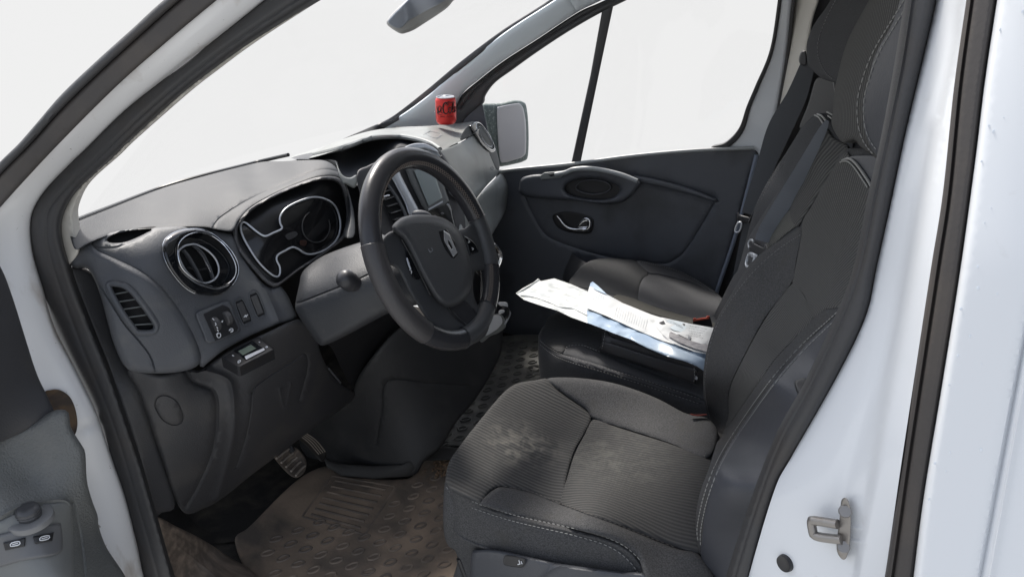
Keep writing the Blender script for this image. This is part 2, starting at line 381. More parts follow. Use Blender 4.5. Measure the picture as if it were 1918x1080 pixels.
patch('door_seal', seal_o+seal_i[::-1], SL, rubber, van, off=.028, edge=(22, .020), thick=.04, step=6,
      seams=[([(600, -30), (430, 85), (290, 195), (180, 300), (100, 380), (88, 430), (100, 500), (150, 640), (215, 800), (275, 1000), (300, 1090)], 3, .003)])
patch('pillar_trim', seal_i[:13]+trim_i[::-1], SL, beige, van, off=-.012, edge=(5, .006), thick=.05)
# dark kick trim between the seal and the footwell
SKK = Surf((204, 700, 's', -.77), (262, 870, 's', -.77), (322, 1080, 's', -.77), (330, 955, 'y', -.70), (270, 730, 'y', -.73), (235, 690, 'y', -.74))
patch('kick_trim', [(130, 500), (165, 505), (190, 540), (215, 640), (240, 690), (268, 730), (300, 840), (328, 945), (295, 972), (330, 1090), (300, 1090), (262, 870), (204, 700), (141, 541)], SKK, plastic_lo, van, edge=(10, .01), thick=.03)
# B pillar
SB = Surf((1725, 0, 's', -.785), (1690, 200, 's', -.785), (1620, 500, 's', -.785), (1500, 800, 's', -.785), (1380, 1080, 's', -.785))
bs_o = [(1752, -270), (1718, -120), (1696, 0), (1673, 139), (1650, 259), (1627, 361), (1599, 500), (1563, 597), (1504, 725), (1445, 833), (1397, 962), (1359, 1080), (1335, 1160)]
bs_i = [(1806, -270), (1775, -120), (1754, 0), (1733, 93), (1696, 250), (1668, 384), (1642, 500), (1622, 591), (1568, 704), (1483, 854), (1450, 919), (1402, 1080), (1385, 1160)]
patch('door_seal', bs_o+bs_i[::-1], SB, rubber, van, off=.022, edge=(22, .022), thick=.05, step=6,
      seams=[([(1712, 0), (1690, 139), (1642, 361), (1612, 500), (1578, 597), (1518, 725), (1460, 833), (1412, 962), (1375, 1080)], 3, .004)])
SBJ = Surf((1754, 0, 's', -.80), (1696, 250, 's', -.80), (1642, 500, 's', -.80), (1568, 704, 's', -.80), (1450, 919, 's', -.80), (1402, 1080, 's', -.80),
           (1810, 0, 's', -.875), (1766, 361, 's', -.885), (1743, 500, 's', -.885), (1713, 704, 's', -.885), (1687, 876, 's', -.885), (1657, 1080, 's', -.885))
s2_o = [(1848, -270), (1826, -120), (1810, 0), (1787, 162), (1766, 361), (1744, 500), (1713, 704), (1687, 876), (1657, 1080), (1640, 1160)]
s2_i = [(1910, -270), (1885, -120), (1867, 0), (1844, 153), (1826, 301), (1799, 500), (1765, 715), (1730, 930), (1711, 1080), (1700, 1160)]
ridge = np.array([(1812, -60), (1800, 0), (1793, 70), (1752, 278), (1706, 500), (1665, 715), (1603, 1080), (1590, 1150)], float)
def jamb_step(X, Y):   # pressed step along the pillar
    xr = np.interp(Y, ridge[:, 1], ridge[:, 0]); return -.010/(1+np.exp(-(X-xr)/3.))
patch('door_jamb', bs_i+s2_o[::-1], SBJ, paint, van, thick=.03, step=8, extra=jamb_step,
      seams=[([(1735, 250), (1690, 500), (1645, 715), (1560, 960)], 16, .004), ([(1590, 985), (1612, 990)], 3, -.002), ([(1590, 1010), (1610, 1014)], 3, -.002)])
SB2 = Surf((1810, 0, 's', -.89), (1744, 500, 's', -.90), (1657, 1080, 's', -.90), (1867, 0, 's', -.905), (1799, 500, 's', -.915), (1711, 1080, 's', -.915))
patch('outer_seal', s2_o+s2_i[::-1], SB2, rubber_b, van, off=.012, edge=(12, .014), thick=.03, step=6,
      seams=[([(1830, -60), (1822, 0), (1800, 162), (1780, 361), (1759, 500), (1728, 704), (1702, 876), (1673, 1080), (1660, 1150)], 3, .006)])
SO = Surf((1867, 0, 's', -.925), (1799, 500, 's', -.935), (1711, 1080, 's', -.935), (1918, 0, 's', -.945), (1918, 500, 's', -.955), (1918, 1080, 's', -.955), (2050, 500, 's', -.965))
side = patch('side_panel', s2_i+[(2200, 1160), (2240, -270)], SO, paint, van, off=.004, edge=(16, .014), thick=.03, step=12,
             seams=[([(1960, 430), (1918, 645), (1885, 822), (1837, 1080), (1825, 1150)], 5, .006), ([(1975, 430), (1932, 650), (1900, 822), (1854, 1080)], 6, -.003)])
m = MB()
for _ in range(22):
    Y = rng.uniform(10, 1060); x0 = np.interp(Y, [0, 153, 301, 500, 715, 930, 1080], [1867, 1844, 1826, 1799, 1765, 1730, 1711]); X = x0+abs(rng.normal(0, 1))*45+8
    if X > 1925: continue
    p = lift(SO, X, Y, .0042)[0]; r = rng.uniform(.0006, .0016); m.ball(p, r*.8, r*.18, r*1.1, n=5, m=8)
d_ = m.build('raindrop', M('water_drop', (.75, .8, .86), .05, coat=1.), van); tag(d_, kind='stuff')
# striker and plug on the B pillar jamb
st = thing('door_striker', 'steel U-shaped door striker on its screwed plate low on the pale pillar', 'striker', lift(SBJ, 1580, 990)[0])
o_ = patch('striker_plate', [(1577, 934), (1586, 932), (1592, 946), (1594, 975), (1592, 1015), (1586, 1042), (1578, 1047), (1569, 1035), (1567, 1015), (1572, 975), (1574, 950)], SBJ, steel, st, off=.013, edge=(3, .002), thick=.006)
P1 = lift(SBJ, [1569, 1528, 1524, 1526, 1533, 1577], [981, 973, 976, 990, 1002, 1010], .016); P1[1:5] += np.array([-.002, -.002, .0])
m = MB(); q = cat(P1, n=30); m.tube(q, .0052, 10); m.build('striker_loop', steel, st)
for X, Y in ((1583, 957), (1580, 1023)):
    m = MB(); p = lift(SBJ, X, Y, .015)[0]; m.lathe(p, CAM-p, [(0, .003), (.006, .003), (.007, 0)], 12); m.build('screw', steel, st)
m = MB(); p = lift(SBJ, 1470, 1054, .003)[0]; nrm = np.cross(lift(SBJ, 1490, 1054)[0]-lift(SBJ, 1450, 1054)[0], lift(SBJ, 1470, 1034)[0]-lift(SBJ, 1470, 1074)[0]); nrm = nrm*np.sign(nrm @ (CAM-p))
m.lathe(p, nrm, [(0, .002), (.0075, .002), (.0098, .003), (.0106, 0), (.0106, -.006)], 24); tag(m.build('rubber_plug', black), 'round black rubber plug in the white door pillar below the striker', 'plug')

# passenger side A pillar trim, window frame, B pillar
SA = Surf((749, 217, 'y', .72), (804, 177, 'y', .70), (951, 57, 'y', .66), (1039, 0, 'y', .64), (1082, 23, 'y', .70), (1006, 73, 'y', .72), (896, 150, 'y', .75), (856, 200, 'y', .77), (700, 244, 'y', .72))
pa_o = [(1190, -110), (1110, -50), (1039, 0), (951, 57), (871, 119), (804, 177), (749, 217), (700, 244)]
pa_i = [(838, 245), (848, 215), (865, 177), (896, 150), (944, 113), (1006, 73), (1082, 23), (1128, 0), (1220, -50), (1290, -90)]
patch('pillar_trim', pa_o+pa_i, SA, M('pillar_blue_grey', (.70, .76, .80), .5, bump=(320, .12)), van, edge=(18, .02), thick=.04, seams=[([(1058, -20), (1070, 5), (1082, 26)], 1.5, .004)])
SAo = Surf((749, 217, 'y', .74), (804, 177, 'y', .72), (951, 57, 'y', .68), (1039, 0, 'y', .66), (680, 250, 'y', .74), (1030, 0, 'y', .67), (700, 240, 'x', -.86))
patch('windscreen_frame', [(1180, -115), (1100, -55), (1029, 0), (942, 56), (862, 116), (795, 172), (735, 218), (690, 240), (640, 262), (640, 268), (700, 250), (755, 220), (806, 180), (875, 121), (955, 60), (1043, 3), (1110, -46), (1190, -108)], SAo, black, van, off=-.004, edge=(4, .006), thick=.03)
SD = Surf((950, 318, 'y', .80), (1413, 280, 'y', .80), (1080, 306, 'y', .80), (1140, 12, 's', .795), (1450, 0, 's', .795), (1345, 535, 'y', .80), (905, 196, 's', .80), (1100, 650, 'y', .80))
pf_o = [(1300, -85), (1226, -46), (1130, 2), (1082, 24), (1006, 74), (944, 114), (896, 151), (865, 178), (852, 203), (846, 250)]
pf_i = [(866, 250), (872, 225), (903, 196), (908, 180), (926, 156), (960, 131), (1006, 98), (1067, 58), (1126, 24), (1171, 2), (1250, -38), (1330, -75)]
patch('door_frame', pf_o+pf_i, SD, rubber, van, off=.016, edge=(8, .012), thick=.04, step=4, seams=[([(1250, -50), (1130, 10), (1040, 62), (950, 120), (890, 170), (862, 205)], 2.5, .006)])
patch('mirror_sail', [(858, 252), (861, 225), (869, 203), (886, 188), (899, 172), (903, 185), (904, 196), (912, 235), (914, 262), (880, 262)], SD, plastic_door, van, off=.012, edge=(5, .006), thick=.03)
# rear edge of the passenger window, painted door frame, beige pillar trim
patch('window_gasket', [(1464, -60), (1457, 0), (1442, 93), (1414, 162), (1398, 200), (1384, 240), (1360, 266), (1335, 274), (1335, 279), (1366, 275), (1392, 247), (1406, 202), (1422, 164), (1449, 94), (1464, 0), (1470, -60)], SD, rubber, van, off=.012, edge=(3, .004), thick=.03, step=3)
patch('painted_frame', [(1462, -60), (1457, 0), (1444, 93), (1418, 162), (1402, 200), (1388, 243), (1366, 271), (1374, 282), (1418, 284), (1424, 318), (1448, 241), (1471, 116), (1484, 0), (1490, -60)], SD, paint, van, off=.004, edge=(7, .008), thick=.03, step=5)
line('door_edge', [(1417, 290), (1402, 350), (1378, 440), (1347, 533), (1330, 590)], SD, .0065, M('edge_blue_grey', (.22, .25, .31), .4), van, off=.006)
patch('window_gasket', [(1489, -60), (1483, 0), (1470, 116), (1447, 241), (1422, 318), (1428, 320), (1453, 241), (1477, 116), (1490, 0), (1496, -60)], SD, rubber, van, off=.01, edge=(2.5, .004), thick=.03, step=3)
SBP = Surf((1490, 0, 'y', .74), (1530, 0, 'y', .68), (1450, 250, 'y', .76), (1500, 120, 'y', .70), (1420, 400, 'y', .76))
patch('pillar_trim', [(1494, -60), (1488, 0), (1475, 116), (1451, 241), (1424, 325), (1440, 330), (1480, 250), (1505, 140), (1522, 40), (1534, 0), (1545, -60)], SBP, beige, van, edge=(8, .012), thick=.03)
# quarter glass bar
patch('window_bar', [(1128, 18), (1150, 6), (1128, 110), (1087, 307), (1069, 310), (1106, 140)], SD, rubber, van, off=.010, edge=(6, .008), thick=.03, step=5, sm=False)
# roof, header, bulkhead behind the seats, far body side: the cabin's shell
def shell(name, V, F, mat, th=.02):
    o = mesh_obj(name, V, F, mat, van, smooth=False); s_ = o.modifiers.new('thickness', 'SOLIDIFY'); s_.thickness = th; s_.offset = 0; return o
shell('roof', [(-.02, -.66, 1.37), (1.15, -.68, 1.42), (1.15, .68, 1.42), (-.02, .66, 1.37), (-.14, -.62, 1.335), (-.14, .62, 1.335)], [(0, 1, 2, 3), (4, 0, 3, 5)], liner, .03)
shell('bulkhead', [(1.02, -.80, 0), (1.02, .82, 0), (1.02, .82, .9), (.98, .70, 1.42), (.98, -.70, 1.42), (1.02, -.80, .9)], [(0, 1, 2, 3, 4, 5)], M('bulkhead_grey', (.075, .077, .08), .6, bump=(200, .2)), .02)
shell('far_side', [(.20, .87, -.05), (1.1, .86, -.05), (1.1, .86, .9), (.42, .86, .9), (1.1, .74, 1.40), (.46, .74, 1.40), (.26, .87, .72), (.41, .87, .79)], [(0, 1, 2, 3, 7, 6), (3, 2, 4, 5)], plastic_lo, .02)
shell('near_side', [(.78, -.84, -.05), (1.1, -.84, -.05), (1.1, -.84, .9), (.78, -.84, .9), (1.1, -.72, 1.40), (.80, -.72, 1.40)], [(0, 1, 2, 3), (3, 2, 4, 5)], plastic_lo, .02)
shell('firewall', [(-.95, -.80, -.05), (-.95, .86, -.05), (-.80, .80, .72), (-.80, -.74, .72)], [(0, 1, 2, 3)], carpet, .02)
fl = mesh_obj('floor', [(-1.0, -.80, -.02), (1.1, -.80, -.02), (1.1, .88, -.02), (-1.0, .88, -.02)], [(0, 1, 2, 3)], carpet, None, smooth=False); tag(fl, kind='structure')
# panes
def pane(name, pts, S, off=0.):
    return patch(name, pts, S, glass, van, off=off, thick=.004, sm=False, step=60)
pane('quarter_window', [(903, 196), (926, 156), (960, 131), (1006, 98), (1067, 58), (1126, 24), (1108, 130), (1075, 312), (945, 322), (920, 290)], SD, -.012)
pane('door_window', [(1146, 12), (1175, -10), (1300, -70), (1466, -60), (1457, 0), (1442, 93), (1414, 162), (1384, 240), (1350, 278), (1085, 308), (1128, 110)], SD, -.012)
V = []
for u in np.linspace(-1, 1, 13):
    V += [(-.93+.33*u*u, .76*u, .80+.045*u*u), (-.17+.05*u*u, .64*u, 1.325-.01*u*u)]
wp = shell('windscreen', V, [(2*i, 2*i+2, 2*i+3, 2*i+1) for i in range(12)], glass, .005); wp.data.polygons.foreach_set('use_smooth', [True]*12)

# =================================================================== DRIVER DOOR (open, lower left)
dd = thing('driver_door', 'open driver door at lower left, dark grey inner panel with armrest and switches', 'door', at(60, 950, 'y', -1.0))
SDU = Surf((100, 770, 'y', -.93), (68, 700, 'y', -.92), (0, 498, 'y', -.93), (0, 815, 'y', -1.02), (-80, 700, 'y', -1.08), (-80, 450, 'y', -1.02))
patch('upper_panel', [(-90, 380), (-40, 440), (0, 498), (22, 552), (45, 625), (68, 697), (87, 738), (100, 766), (104, 775), (60, 800), (0, 828), (-90, 870)], SDU, plastic_lo, dd, edge=(6, .004), thick=.05)
SDA = Surf((137, 800, 'y', -.925), (160, 850, 'y', -.925), (165, 905, 'y', -.935), (0, 830, 'y', -1.01), (0, 940, 'y', -1.06), (60, 1000, 'y', -1.05), (60, 900, 'y', -1.0), (120, 1080, 'y', -1.05), (0, 1080, 'y', -1.10), (110, 960, 'y', -1.0), (235, 1080, 'y', -.92), (180, 990, 'y', -.925))
patch('armrest', [(-90, 850), (0, 816), (58, 793), (99, 769), (127, 770), (133, 800), (155, 836), (160, 850), (163, 900), (172, 935), (183, 965), (185, 985), (200, 1025), (240, 1090), (250, 1160), (-90, 1160)], SDA, M('armrest_grain', (.145, .15, .146), .5, bump=(300, .9, .0022), dirt=(12, (.19, .19, .18), .5, .85)), dd, off=.01, edge=(12, .014), thick=.06,
      seams=[([(135, 940), (150, 1000), (160, 1090)], 3, .008), ([(0, 968), (30, 950), (80, 938), (120, 936), (132, 945)], 4, -.006)])
patch('hinge_cavity', [(84, 738), (95, 730), (112, 730), (130, 742), (141, 765), (145, 795), (138, 815), (120, 800), (100, 790)], SJ, M('rusty_strap_hole', (.055, .04, .03), .8, dirt=(30, (.16, .10, .05), .4, .7)), van, off=.002, edge=(3, -.003), thick=.02)
sw = patch('switch_panel', [(-40, 1035), (-30, 1000), (0, 975), (40, 957), (90, 944), (128, 938), (134, 960), (137, 1010), (138, 1075), (140, 1160), (-60, 1160)], SDA, M('switch_plate', (.18, .185, .18), .4, bump=(400, .15)), dd, off=.014, edge=(5, .004))
patch('switch_bezel', [(-20, 1010), (2, 1000), (50, 988), (108, 980), (115, 985), (118, 1020), (114, 1032), (95, 1040), (40, 1050), (-20, 1062)], SDA, M('switch_bezel_grey', (.14, .142, .146), .35), sw, off=.019, edge=(5, .004))
for pts, ic in (([(6, 1016), (48, 1006), (47, 1022), (10, 1030)], (28, 1018)), ([(62, 1004), (101, 996), (98, 1012), (66, 1018)], (83, 1007))):
    b_ = patch('window_switch', pts, SDA, black, sw, off=.023, edge=(3, .002), sm=False)
    x, y = ic; line('switch_symbol', [(x-8, y+4), (x-6, y-2), (x+8, y-5), (x+8, y+1)], SDA, .0009, white_m, b_, off=.0245, closed=True); line('switch_symbol', [(x-5, y+1), (x+6, y-2)], SDA, .0008, white_m, b_, off=.0245)
# mirror adjuster knob
p = lift(SDA, 57, 970, .010)[0]; ax = np.array([.02, -.02, 1.])
m = MB(); m.lathe(p, ax, [(.017, .004), (.027, .005), (.032, .003), (.033, 0), (.033, -.006)], 48); kb = m.build('adjuster_dial', M('dial_grey', (.20, .20, .20), .35), sw)
m = MB(); m.lathe(p+ax*0, ax, [(.015, 0), (.017, .004), (.0165, .0065), (.0178, .0085), (.0168, .0105), (.018, .013), (.017, .015), (.0175, .0175), (.015, .0215), (.009, .0235), (0, .0235)], 36); m.build('adjuster_knob', M('knob_grey', (.07, .07, .073), .35), sw)

# =================================================================== FLOOR MATS, SILL, PEDALS
dm = thing('floor_mat', 'muddy brown rubber floor mat under the pedals with oval bosses and ribbed heel pad', 'floor mat', at(650, 980, 'z', 0), 'rubber floor mats')
FZ = Plane((0, 0, 0), (0, 0, 1)); FZm = Plane((0, 0, .008), (0, 0, 1))
patch('mat_base', [(440, 1012), (462, 990), (480, 973), (528, 924), (573, 887), (617, 872), (640, 890), (690, 896), (745, 897), (772, 892), (787, 866), (850, 858), (960, 870), (1010, 1000), (1020, 1160), (560, 1160), (470, 1080)], FZm, mat_m, dm, edge=(6, .006), thick=.008, step=10)
c0 = at(671, 1032, 'z', .008); du = at(710, 1017, 'z', .008)-c0; dv = at(682, 1006, 'z', .008)-c0
ex = du/np.linalg.norm(du); ey = np.cross([0, 0, 1], ex)
def ovals(area, zz, base, name, mat, parent, a=.0145, b=.0082, avoid=None):
    A = np.array(area, float); k = 0; m = MB()
    for i in range(-40, 40):
        for j in range(-40, 40):
            p = base+np.array([.045*i-.015*(j % 3), .0462*j, 0.]); p[2] = zz
            w_ = (p-CAM) @ FW
            if w_ < .3: continue
            X = 959+FPX*((p-CAM) @ RT)/w_; Y = 540-FPX*((p-CAM) @ UP)/w_; Q = np.array([[X, Y]])
            if not inside(Q, A)[0] or (avoid is not None and inside(Q, np.array(avoid, float))[0]): continue
            th = np.linspace(0, 2*math.pi, 22, endpoint=False); rot = .1*math.sin(i*3.1+j)
            P = np.stack([p+a*math.cos(t)*(ex*math.cos(rot)+ey*math.sin(rot))+b*math.sin(t)*(-ex*math.sin(rot)+ey*math.cos(rot)) for t in th]); P[:, 2] = zz+.0005
            m.tube(P, .0030, 6, True)
    o = m.build(name, mat, parent); return o
heel = [(622, 892), (742, 912), (684, 1002), (566, 968)]
tag(ovals([(470, 1040), (560, 965), (640, 985), (700, 985), (760, 905), (850, 875), (960, 880), (1000, 1150), (560, 1150)], .008, c0, 'oval_boss', mat_b, dm, avoid=heel), kind='stuff')
line('heel_pad_edge', [q for q in heel for _ in (0, 1)], FZ, .0045, mat_b, dm, off=.008, closed=True, step=8)
for k in range(7):
    f_ = (k+.7)/7.4; a = np.array(heel[0])*(1-f_)+np.array(heel[3])*f_; b = np.array(heel[1])*(1-f_)+np.array(heel[2])*f_
    line('heel_pad_rib', [a+(b-a)*.1, a+(b-a)*.5, a+(b-a)*.88], FZ, 0.0055, mat_b, dm, off=.007)
m = MB()
for _ in range(120):
    X, Y = rng.normal(838, 16), rng.normal(880, 9); p = at(X, Y, 'z', .010); m.ball(p+np.array([0, 0, rng.uniform(0, .006)]), rng.uniform(.002, .006), rng.uniform(.002, .007), rng.uniform(.002, .004), n=4, m=6)
tag(m.build('mud_crumbs', mud), 'clump of dry brown mud crumbs on the corner of the driver mat', 'mud', kind='stuff')
pm = thing('floor_mat', 'grey black rubber floor mat with oval bosses in front of the passenger bench', 'floor mat', at(930, 740, 'z', .02), 'rubber floor mats')
F2 = Plane((0, 0, .03), (0, 0, 1))
pmo = [(930, 632), (1080, 640), (1060, 740), (940, 860), (870, 836), (812, 832), (850, 780), (890, 735), (915, 690)]
patch('mat_base', pmo, F2, mat_o, pm, edge=(5, .005), thick=.008, step=8)
ob = at(905, 760, 'z', .03)
tag(ovals(pmo, .031, ob, 'oval_boss', mat_o, pm), kind='stuff')
m = MB(); p = at(1003, 692, 'z', .032); m.lathe(p, (0, 0, 1), [(.022, .003), (.026, .006), (.030, .003), (.034, 0)], 24); m.lathe(p, (0, 0, 1), [(0, .002), (.010, .004), (.014, 0)], 20); m.build('mat_fixing', mat_o, pm)
# raised black lip along the tunnel and between the mats
STL = Surf((612, 868, 'z', .05), (640, 893, 'z', .01), (770, 893, 'z', .01), (770, 868, 'z', .05), (812, 832, 'z', .045), (860, 850, 'z', .02), (620, 850, 'z', .06))
patch('mat_lip', [(604, 850), (618, 862), (640, 868), (700, 872), (752, 869), (780, 853), (808, 833), (860, 838), (890, 848), (890, 862), (845, 861), (797, 862), (780, 880), (764, 892), (700, 896), (640, 891), (612, 874)], STL, M('lip_rubber', (.04, .038, .036), .7, bump=(200, .3)), dm, off=.004, edge=(4, .006), thick=.03, sm=False)
SS = Surf((300, 968, 's', -.75), (330, 1000, 'y', -.72), (420, 1010, 'z', .03), (480, 1080, 'z', .03), (340, 1090, 's', -.74), (400, 1060, 'y', -.66))
patch('sill_plate', [(292, 968), (330, 985), (380, 1010), (430, 1042), (480, 1075), (560, 1160), (330, 1160), (318, 1085), (300, 1010)], SS, sill_m, van, edge=(8, .012), thick=.03, seams=[([(310, 985), (380, 1030), (460, 1090)], 5, .004), ([(330, 1020), (400, 1075), (430, 1110)], 3, -.003)])

# =================================================================== PEDALS
SP = Surf((545, 865, 'y', -.36), (600, 850, 'y', -.27), (575, 890, 'y', -.37), (590, 820, 'y', -.29), (520, 850, 'y', -.42))
ped = thing('brake_pedal', 'ribbed brown-dusted brake pedal hanging under the knee panel', 'pedal', at(545, 865, 'y', -.36))
pmt = M('dusty_pedal_rubber', (.13, .108, .09), .7, dirt=(40, (.26, .21, .165), .45, .7)); ribm = M('worn_pedal_rib', (.32, .28, .24), .6)
patch('pedal_pad', [(512, 853), (527, 842), (545, 836), (560, 842), (572, 858), (574, 872), (568, 886), (553, 894), (535, 882)], SP, pmt, ped, edge=(5, .006), thick=.02)
for k in range(5):
    f_ = k/4.; line('pedal_rib', [(518+k*9, 858+k*8), (530+k*8.5, 848+k*7.5), (541+k*7.6, 840+k*8)], SP, .0026, ribm, ped, off=.005)
m = MB(); m.tube([at(548, 845, 'y', -.36), at(535, 800, 'y', -.36)+np.array([-.05, 0, .05]), at(525, 760, 'y', -.36)+np.array([-.10, 0, .10])], .008); m.build('pedal_arm', black, ped)
gp = thing('accelerator_pedal', 'narrow black accelerator pedal right of the brake pedal', 'pedal', at(600, 840, 'y', -.27))
patch('pedal_pad', [(552, 815), (566, 806), (580, 815), (598, 830), (611, 846), (610, 858), (602, 864), (590, 852), (574, 834)], SP, M('pedal_black', (.03, .027, .025), .55, bump=(100, .3)), gp, edge=(5, .006), thick=.015)
for k in range(4):
    line('pedal_rib', [(560+k*4.5, 812+k*-1+2), (578+k*5, 828+k*-1), (597+k*4, 850+k*-1.5)], SP, .0014, ribm, gp, off=.003)
m = MB(); m.tube([at(565, 812, 'y', -.27), at(555, 780, 'y', -.27)+np.array([-.05, 0, .05]), at(550, 750, 'y', -.27)+np.array([-.1, 0, .1])], .007); m.build('pedal_arm', black, gp)

# =================================================================== DASHBOARD
da = thing('dashboard', 'black plastic van dashboard with instrument binnacle, round chrome air vents and centre stack', 'dashboard', (-.55, 0, .5))
m = MB(); pr_ = [(-.93, .70), (-.88, .755), (-.68, .765), (-.60, .74), (-.54, .66), (-.56, .52), (-.80, .45)]
for y in (-.70, .72): m.V += [(x, y, z) for x, z in pr_]
n = len(pr_); m.F = [(i, (i+1) % n, n+(i+1) % n, n+i) for i in range(n)]+[tuple(range(n)), tuple(range(n, 2*n))]
m.build('dash_core', black, da)
# top pad from the windscreen to the crest of the hood
ST = Surf((136, 417, 'y', -.74), (207, 389, 'x', -.70), (296, 355, 'x', -.79), (370, 333, 'x', -.84), (480, 305, 'x', -.87), (560, 285, 'x', -.84),
          (170, 436, 'x', -.575), (250, 398, 'x', -.56), (340, 375, 'x', -.535), (450, 345, 'x', -.50), (560, 318, 'x', -.46), (625, 302, 'x', -.42))
SF = Surf((150, 470, 'x', -.56), (205, 415, 'x', -.575), (250, 398, 'x', -.562), (340, 375, 'x', -.537), (450, 345, 'x', -.502), (560, 318, 'x', -.462), (625, 302, 'x', -.422),
          (190, 460, 'x', -.53), (340, 430, 'x', -.475), (440, 440, 'x', -.435), (500, 375, 'x', -.43), (600, 330, 'x', -.39), (640, 335, 'x', -.385), (655, 390, 'x', -.375),
          (375, 495, 'x', -.445), (280, 470, 'x', -.475), (200, 500, 'x', -.52), (150, 500, 'x', -.56), (250, 580, 'x', -.47), (330, 690, 'x', -.43), (400, 640, 'x', -.40), (480, 570, 'x', -.39),
          (550, 590, 'x', -.345), (514, 535, 'x', -.37), (640, 450, 'x', -.355), (140, 530, 'x', -.56), (230, 690, 'x', -.48), (680, 440, 'x', -.35))
# hood front face, outer block, vent panel
SU = Surf((136, 417, 'y', -.74), (296, 355, 'x', -.80), (480, 305, 'x', -.87), (185, 430, 'x', -.58), (340, 385, 'x', -.545), (450, 352, 'x', -.51), (560, 322, 'x', -.47), (612, 308, 'x', -.44),
          (200, 446, 'x', -.53), (330, 432, 'x', -.475), (440, 440, 'x', -.435), (510, 372, 'x', -.43), (610, 331, 'x', -.39), (655, 395, 'x', -.375), soft=.02)
hood = [(128, 424), (136, 417), (207, 389), (296, 355), (370, 333), (480, 305), (530, 302), (570, 300), (603, 300), (620, 306), (632, 317), (642, 335), (652, 355), (663, 400), (664, 440), (650, 444), (656, 410), (655, 380), (647, 346), (634, 332), (612, 329), (582, 334), (526, 356), (473, 385), (448, 411), (437, 431), (420, 432), (380, 425), (330, 425), (290, 428), (230, 432), (190, 445), (160, 458), (140, 466)]
line('windscreen_sill', [(120, 428), (136, 416), (207, 388), (296, 354), (370, 332), (480, 304), (540, 290)], SU, .005, black, da, off=-.004)
patch('top_pad', hood, SU, M('pad_plastic', (.034, .037, .042), .6, bump=GR, dirt=(10, (.055, .058, .06), .5, .85)), da, off=.002, edge=(5, .005), thick=.05, step=7, seams=[([(397, 437), (402, 420), (420, 402), (470, 372), (540, 340), (600, 318), (636, 322)], 1.4, .004)])
ob_ = [(128, 490), (140, 470), (165, 452), (172, 458), (185, 470), (222, 487), (262, 507), (300, 535), (330, 572), (355, 612), (372, 650), (376, 675), (360, 690), (320, 698), (270, 698), (236, 688), (212, 640), (190, 560), (175, 520), (160, 500), (140, 500)]
blk = patch('end_block', ob_, SF, plastic, da, off=.016, edge=(14, .016), thick=.05,
            holes=[[(209, 541), (222, 537), (241, 543), (262, 570), (284, 600), (288, 610), (283, 616), (262, 618), (253, 610), (230, 577)]],
            seams=[([(120, 500), (178, 528), (200, 555), (232, 605), (262, 640), (282, 668), (292, 700)], 1.5, .004)])
vent_panel = [(165, 458), (185, 444), (227, 431), (290, 427), (330, 424), (372, 426), (400, 430), (418, 436), (438, 443), (452, 480), (475, 512), (497, 534), (514, 540), (524, 535), (538, 552), (553, 585), (554, 596), (520, 607), (470, 628), (420, 655), (388, 680), (376, 688), (368, 660), (345, 605), (310, 555), (262, 512), (210, 490), (176, 470)]
VH = [(331, 471), (335, 452), (351, 438), (373, 433), (398, 440), (421, 458), (438, 484), (443, 507), (434, 528), (410, 538), (384, 535), (359, 522), (338, 501)]
patch('vent_panel', vent_panel, SF, plastic, da, edge=(6, .008), thick=.05,
      holes=[[(198, 450), (210, 440), (240, 432), (286, 428), (272, 437), (260, 443), (235, 453), (210, 455)], VH],
      seams=[([(176, 463), (215, 463), (243, 454), (278, 435)], 2, .003), ([(455, 485), (490, 530), (510, 570), (522, 600)], 5, -.006)])
patch('tray_floor', [(190, 452), (210, 436), (290, 424), (275, 440), (240, 460), (205, 462)], SF, void, da, off=-.03, thick=.02)
# little slatted side vent
fr = line('vent_frame', [(203, 535), (222, 532), (243, 541), (268, 570), (291, 604), (292, 616), (284, 622), (258, 622), (248, 612), (224, 578)], SF, .0055, plastic, blk, off=.014, closed=True)
patch('vent_throat', [(200, 530), (225, 528), (248, 540), (296, 607), (292, 625), (255, 626), (220, 580)], SF, void, blk, off=-.006, thick=.02)
for y0, y1, xa, xb in ((551, 545, 213, 244), (565, 560, 222, 254), (579, 574, 230, 264), (594, 589, 240, 275), (608, 606, 250, 285)):
    line('vent_slat', [(xa, y0), (xb, y1)], SF, .0016, plastic_pale, blk, off=.008, flat=((0, 0, 1), .6, 1.6))
# the round vents
def round_vent(outer, inner, disc, S, parent):
    r_ = patch('vent_ring', outer, S, gloss, parent, off=.018, holes=[inner], edge=(7, .008), thick=.03, step=3.2)
    line('ring_trim', inner, S, .0012, chrome, r_, off=.013, closed=True); line('ring_trim', outer, S, .0008, chrome, r_, off=.008, closed=True)
    patch('vent_bowl', [tuple(np.array(inner).mean(0)+(np.array(k)-np.array(inner).mean(0))*1.06) for k in inner], S, gloss, r_, off=-.004, thick=.01, holes=[disc])
    patch('vent_throat', [tuple(np.array(disc).mean(0)+(np.array(k)-np.array(disc).mean(0))*1.1) for k in disc], S, void, r_, off=-.03, thick=.01)
    line('disc_trim', disc, S, .0018, satin, r_, off=0, closed=True)
    return r_
vo = [(305, 465), (306, 455), (313, 444), (335, 432), (368, 428), (397, 437), (427, 462), (443, 487), (447, 507), (440, 527), (424, 544), (402, 553), (368, 550), (343, 535), (320, 507), (308, 483)]
vi = [(333, 471), (337, 453), (352, 440), (373, 435), (397, 442), (420, 460), (437, 485), (442, 507), (433, 527), (410, 537), (385, 533), (360, 520), (340, 500)]
vd = [(334, 474), (343, 462), (355, 458), (368, 458), (390, 470), (405, 487), (410, 507), (402, 523), (382, 530), (360, 519), (343, 499)]
v1 = round_vent(vo, vi, vd, SF, da)
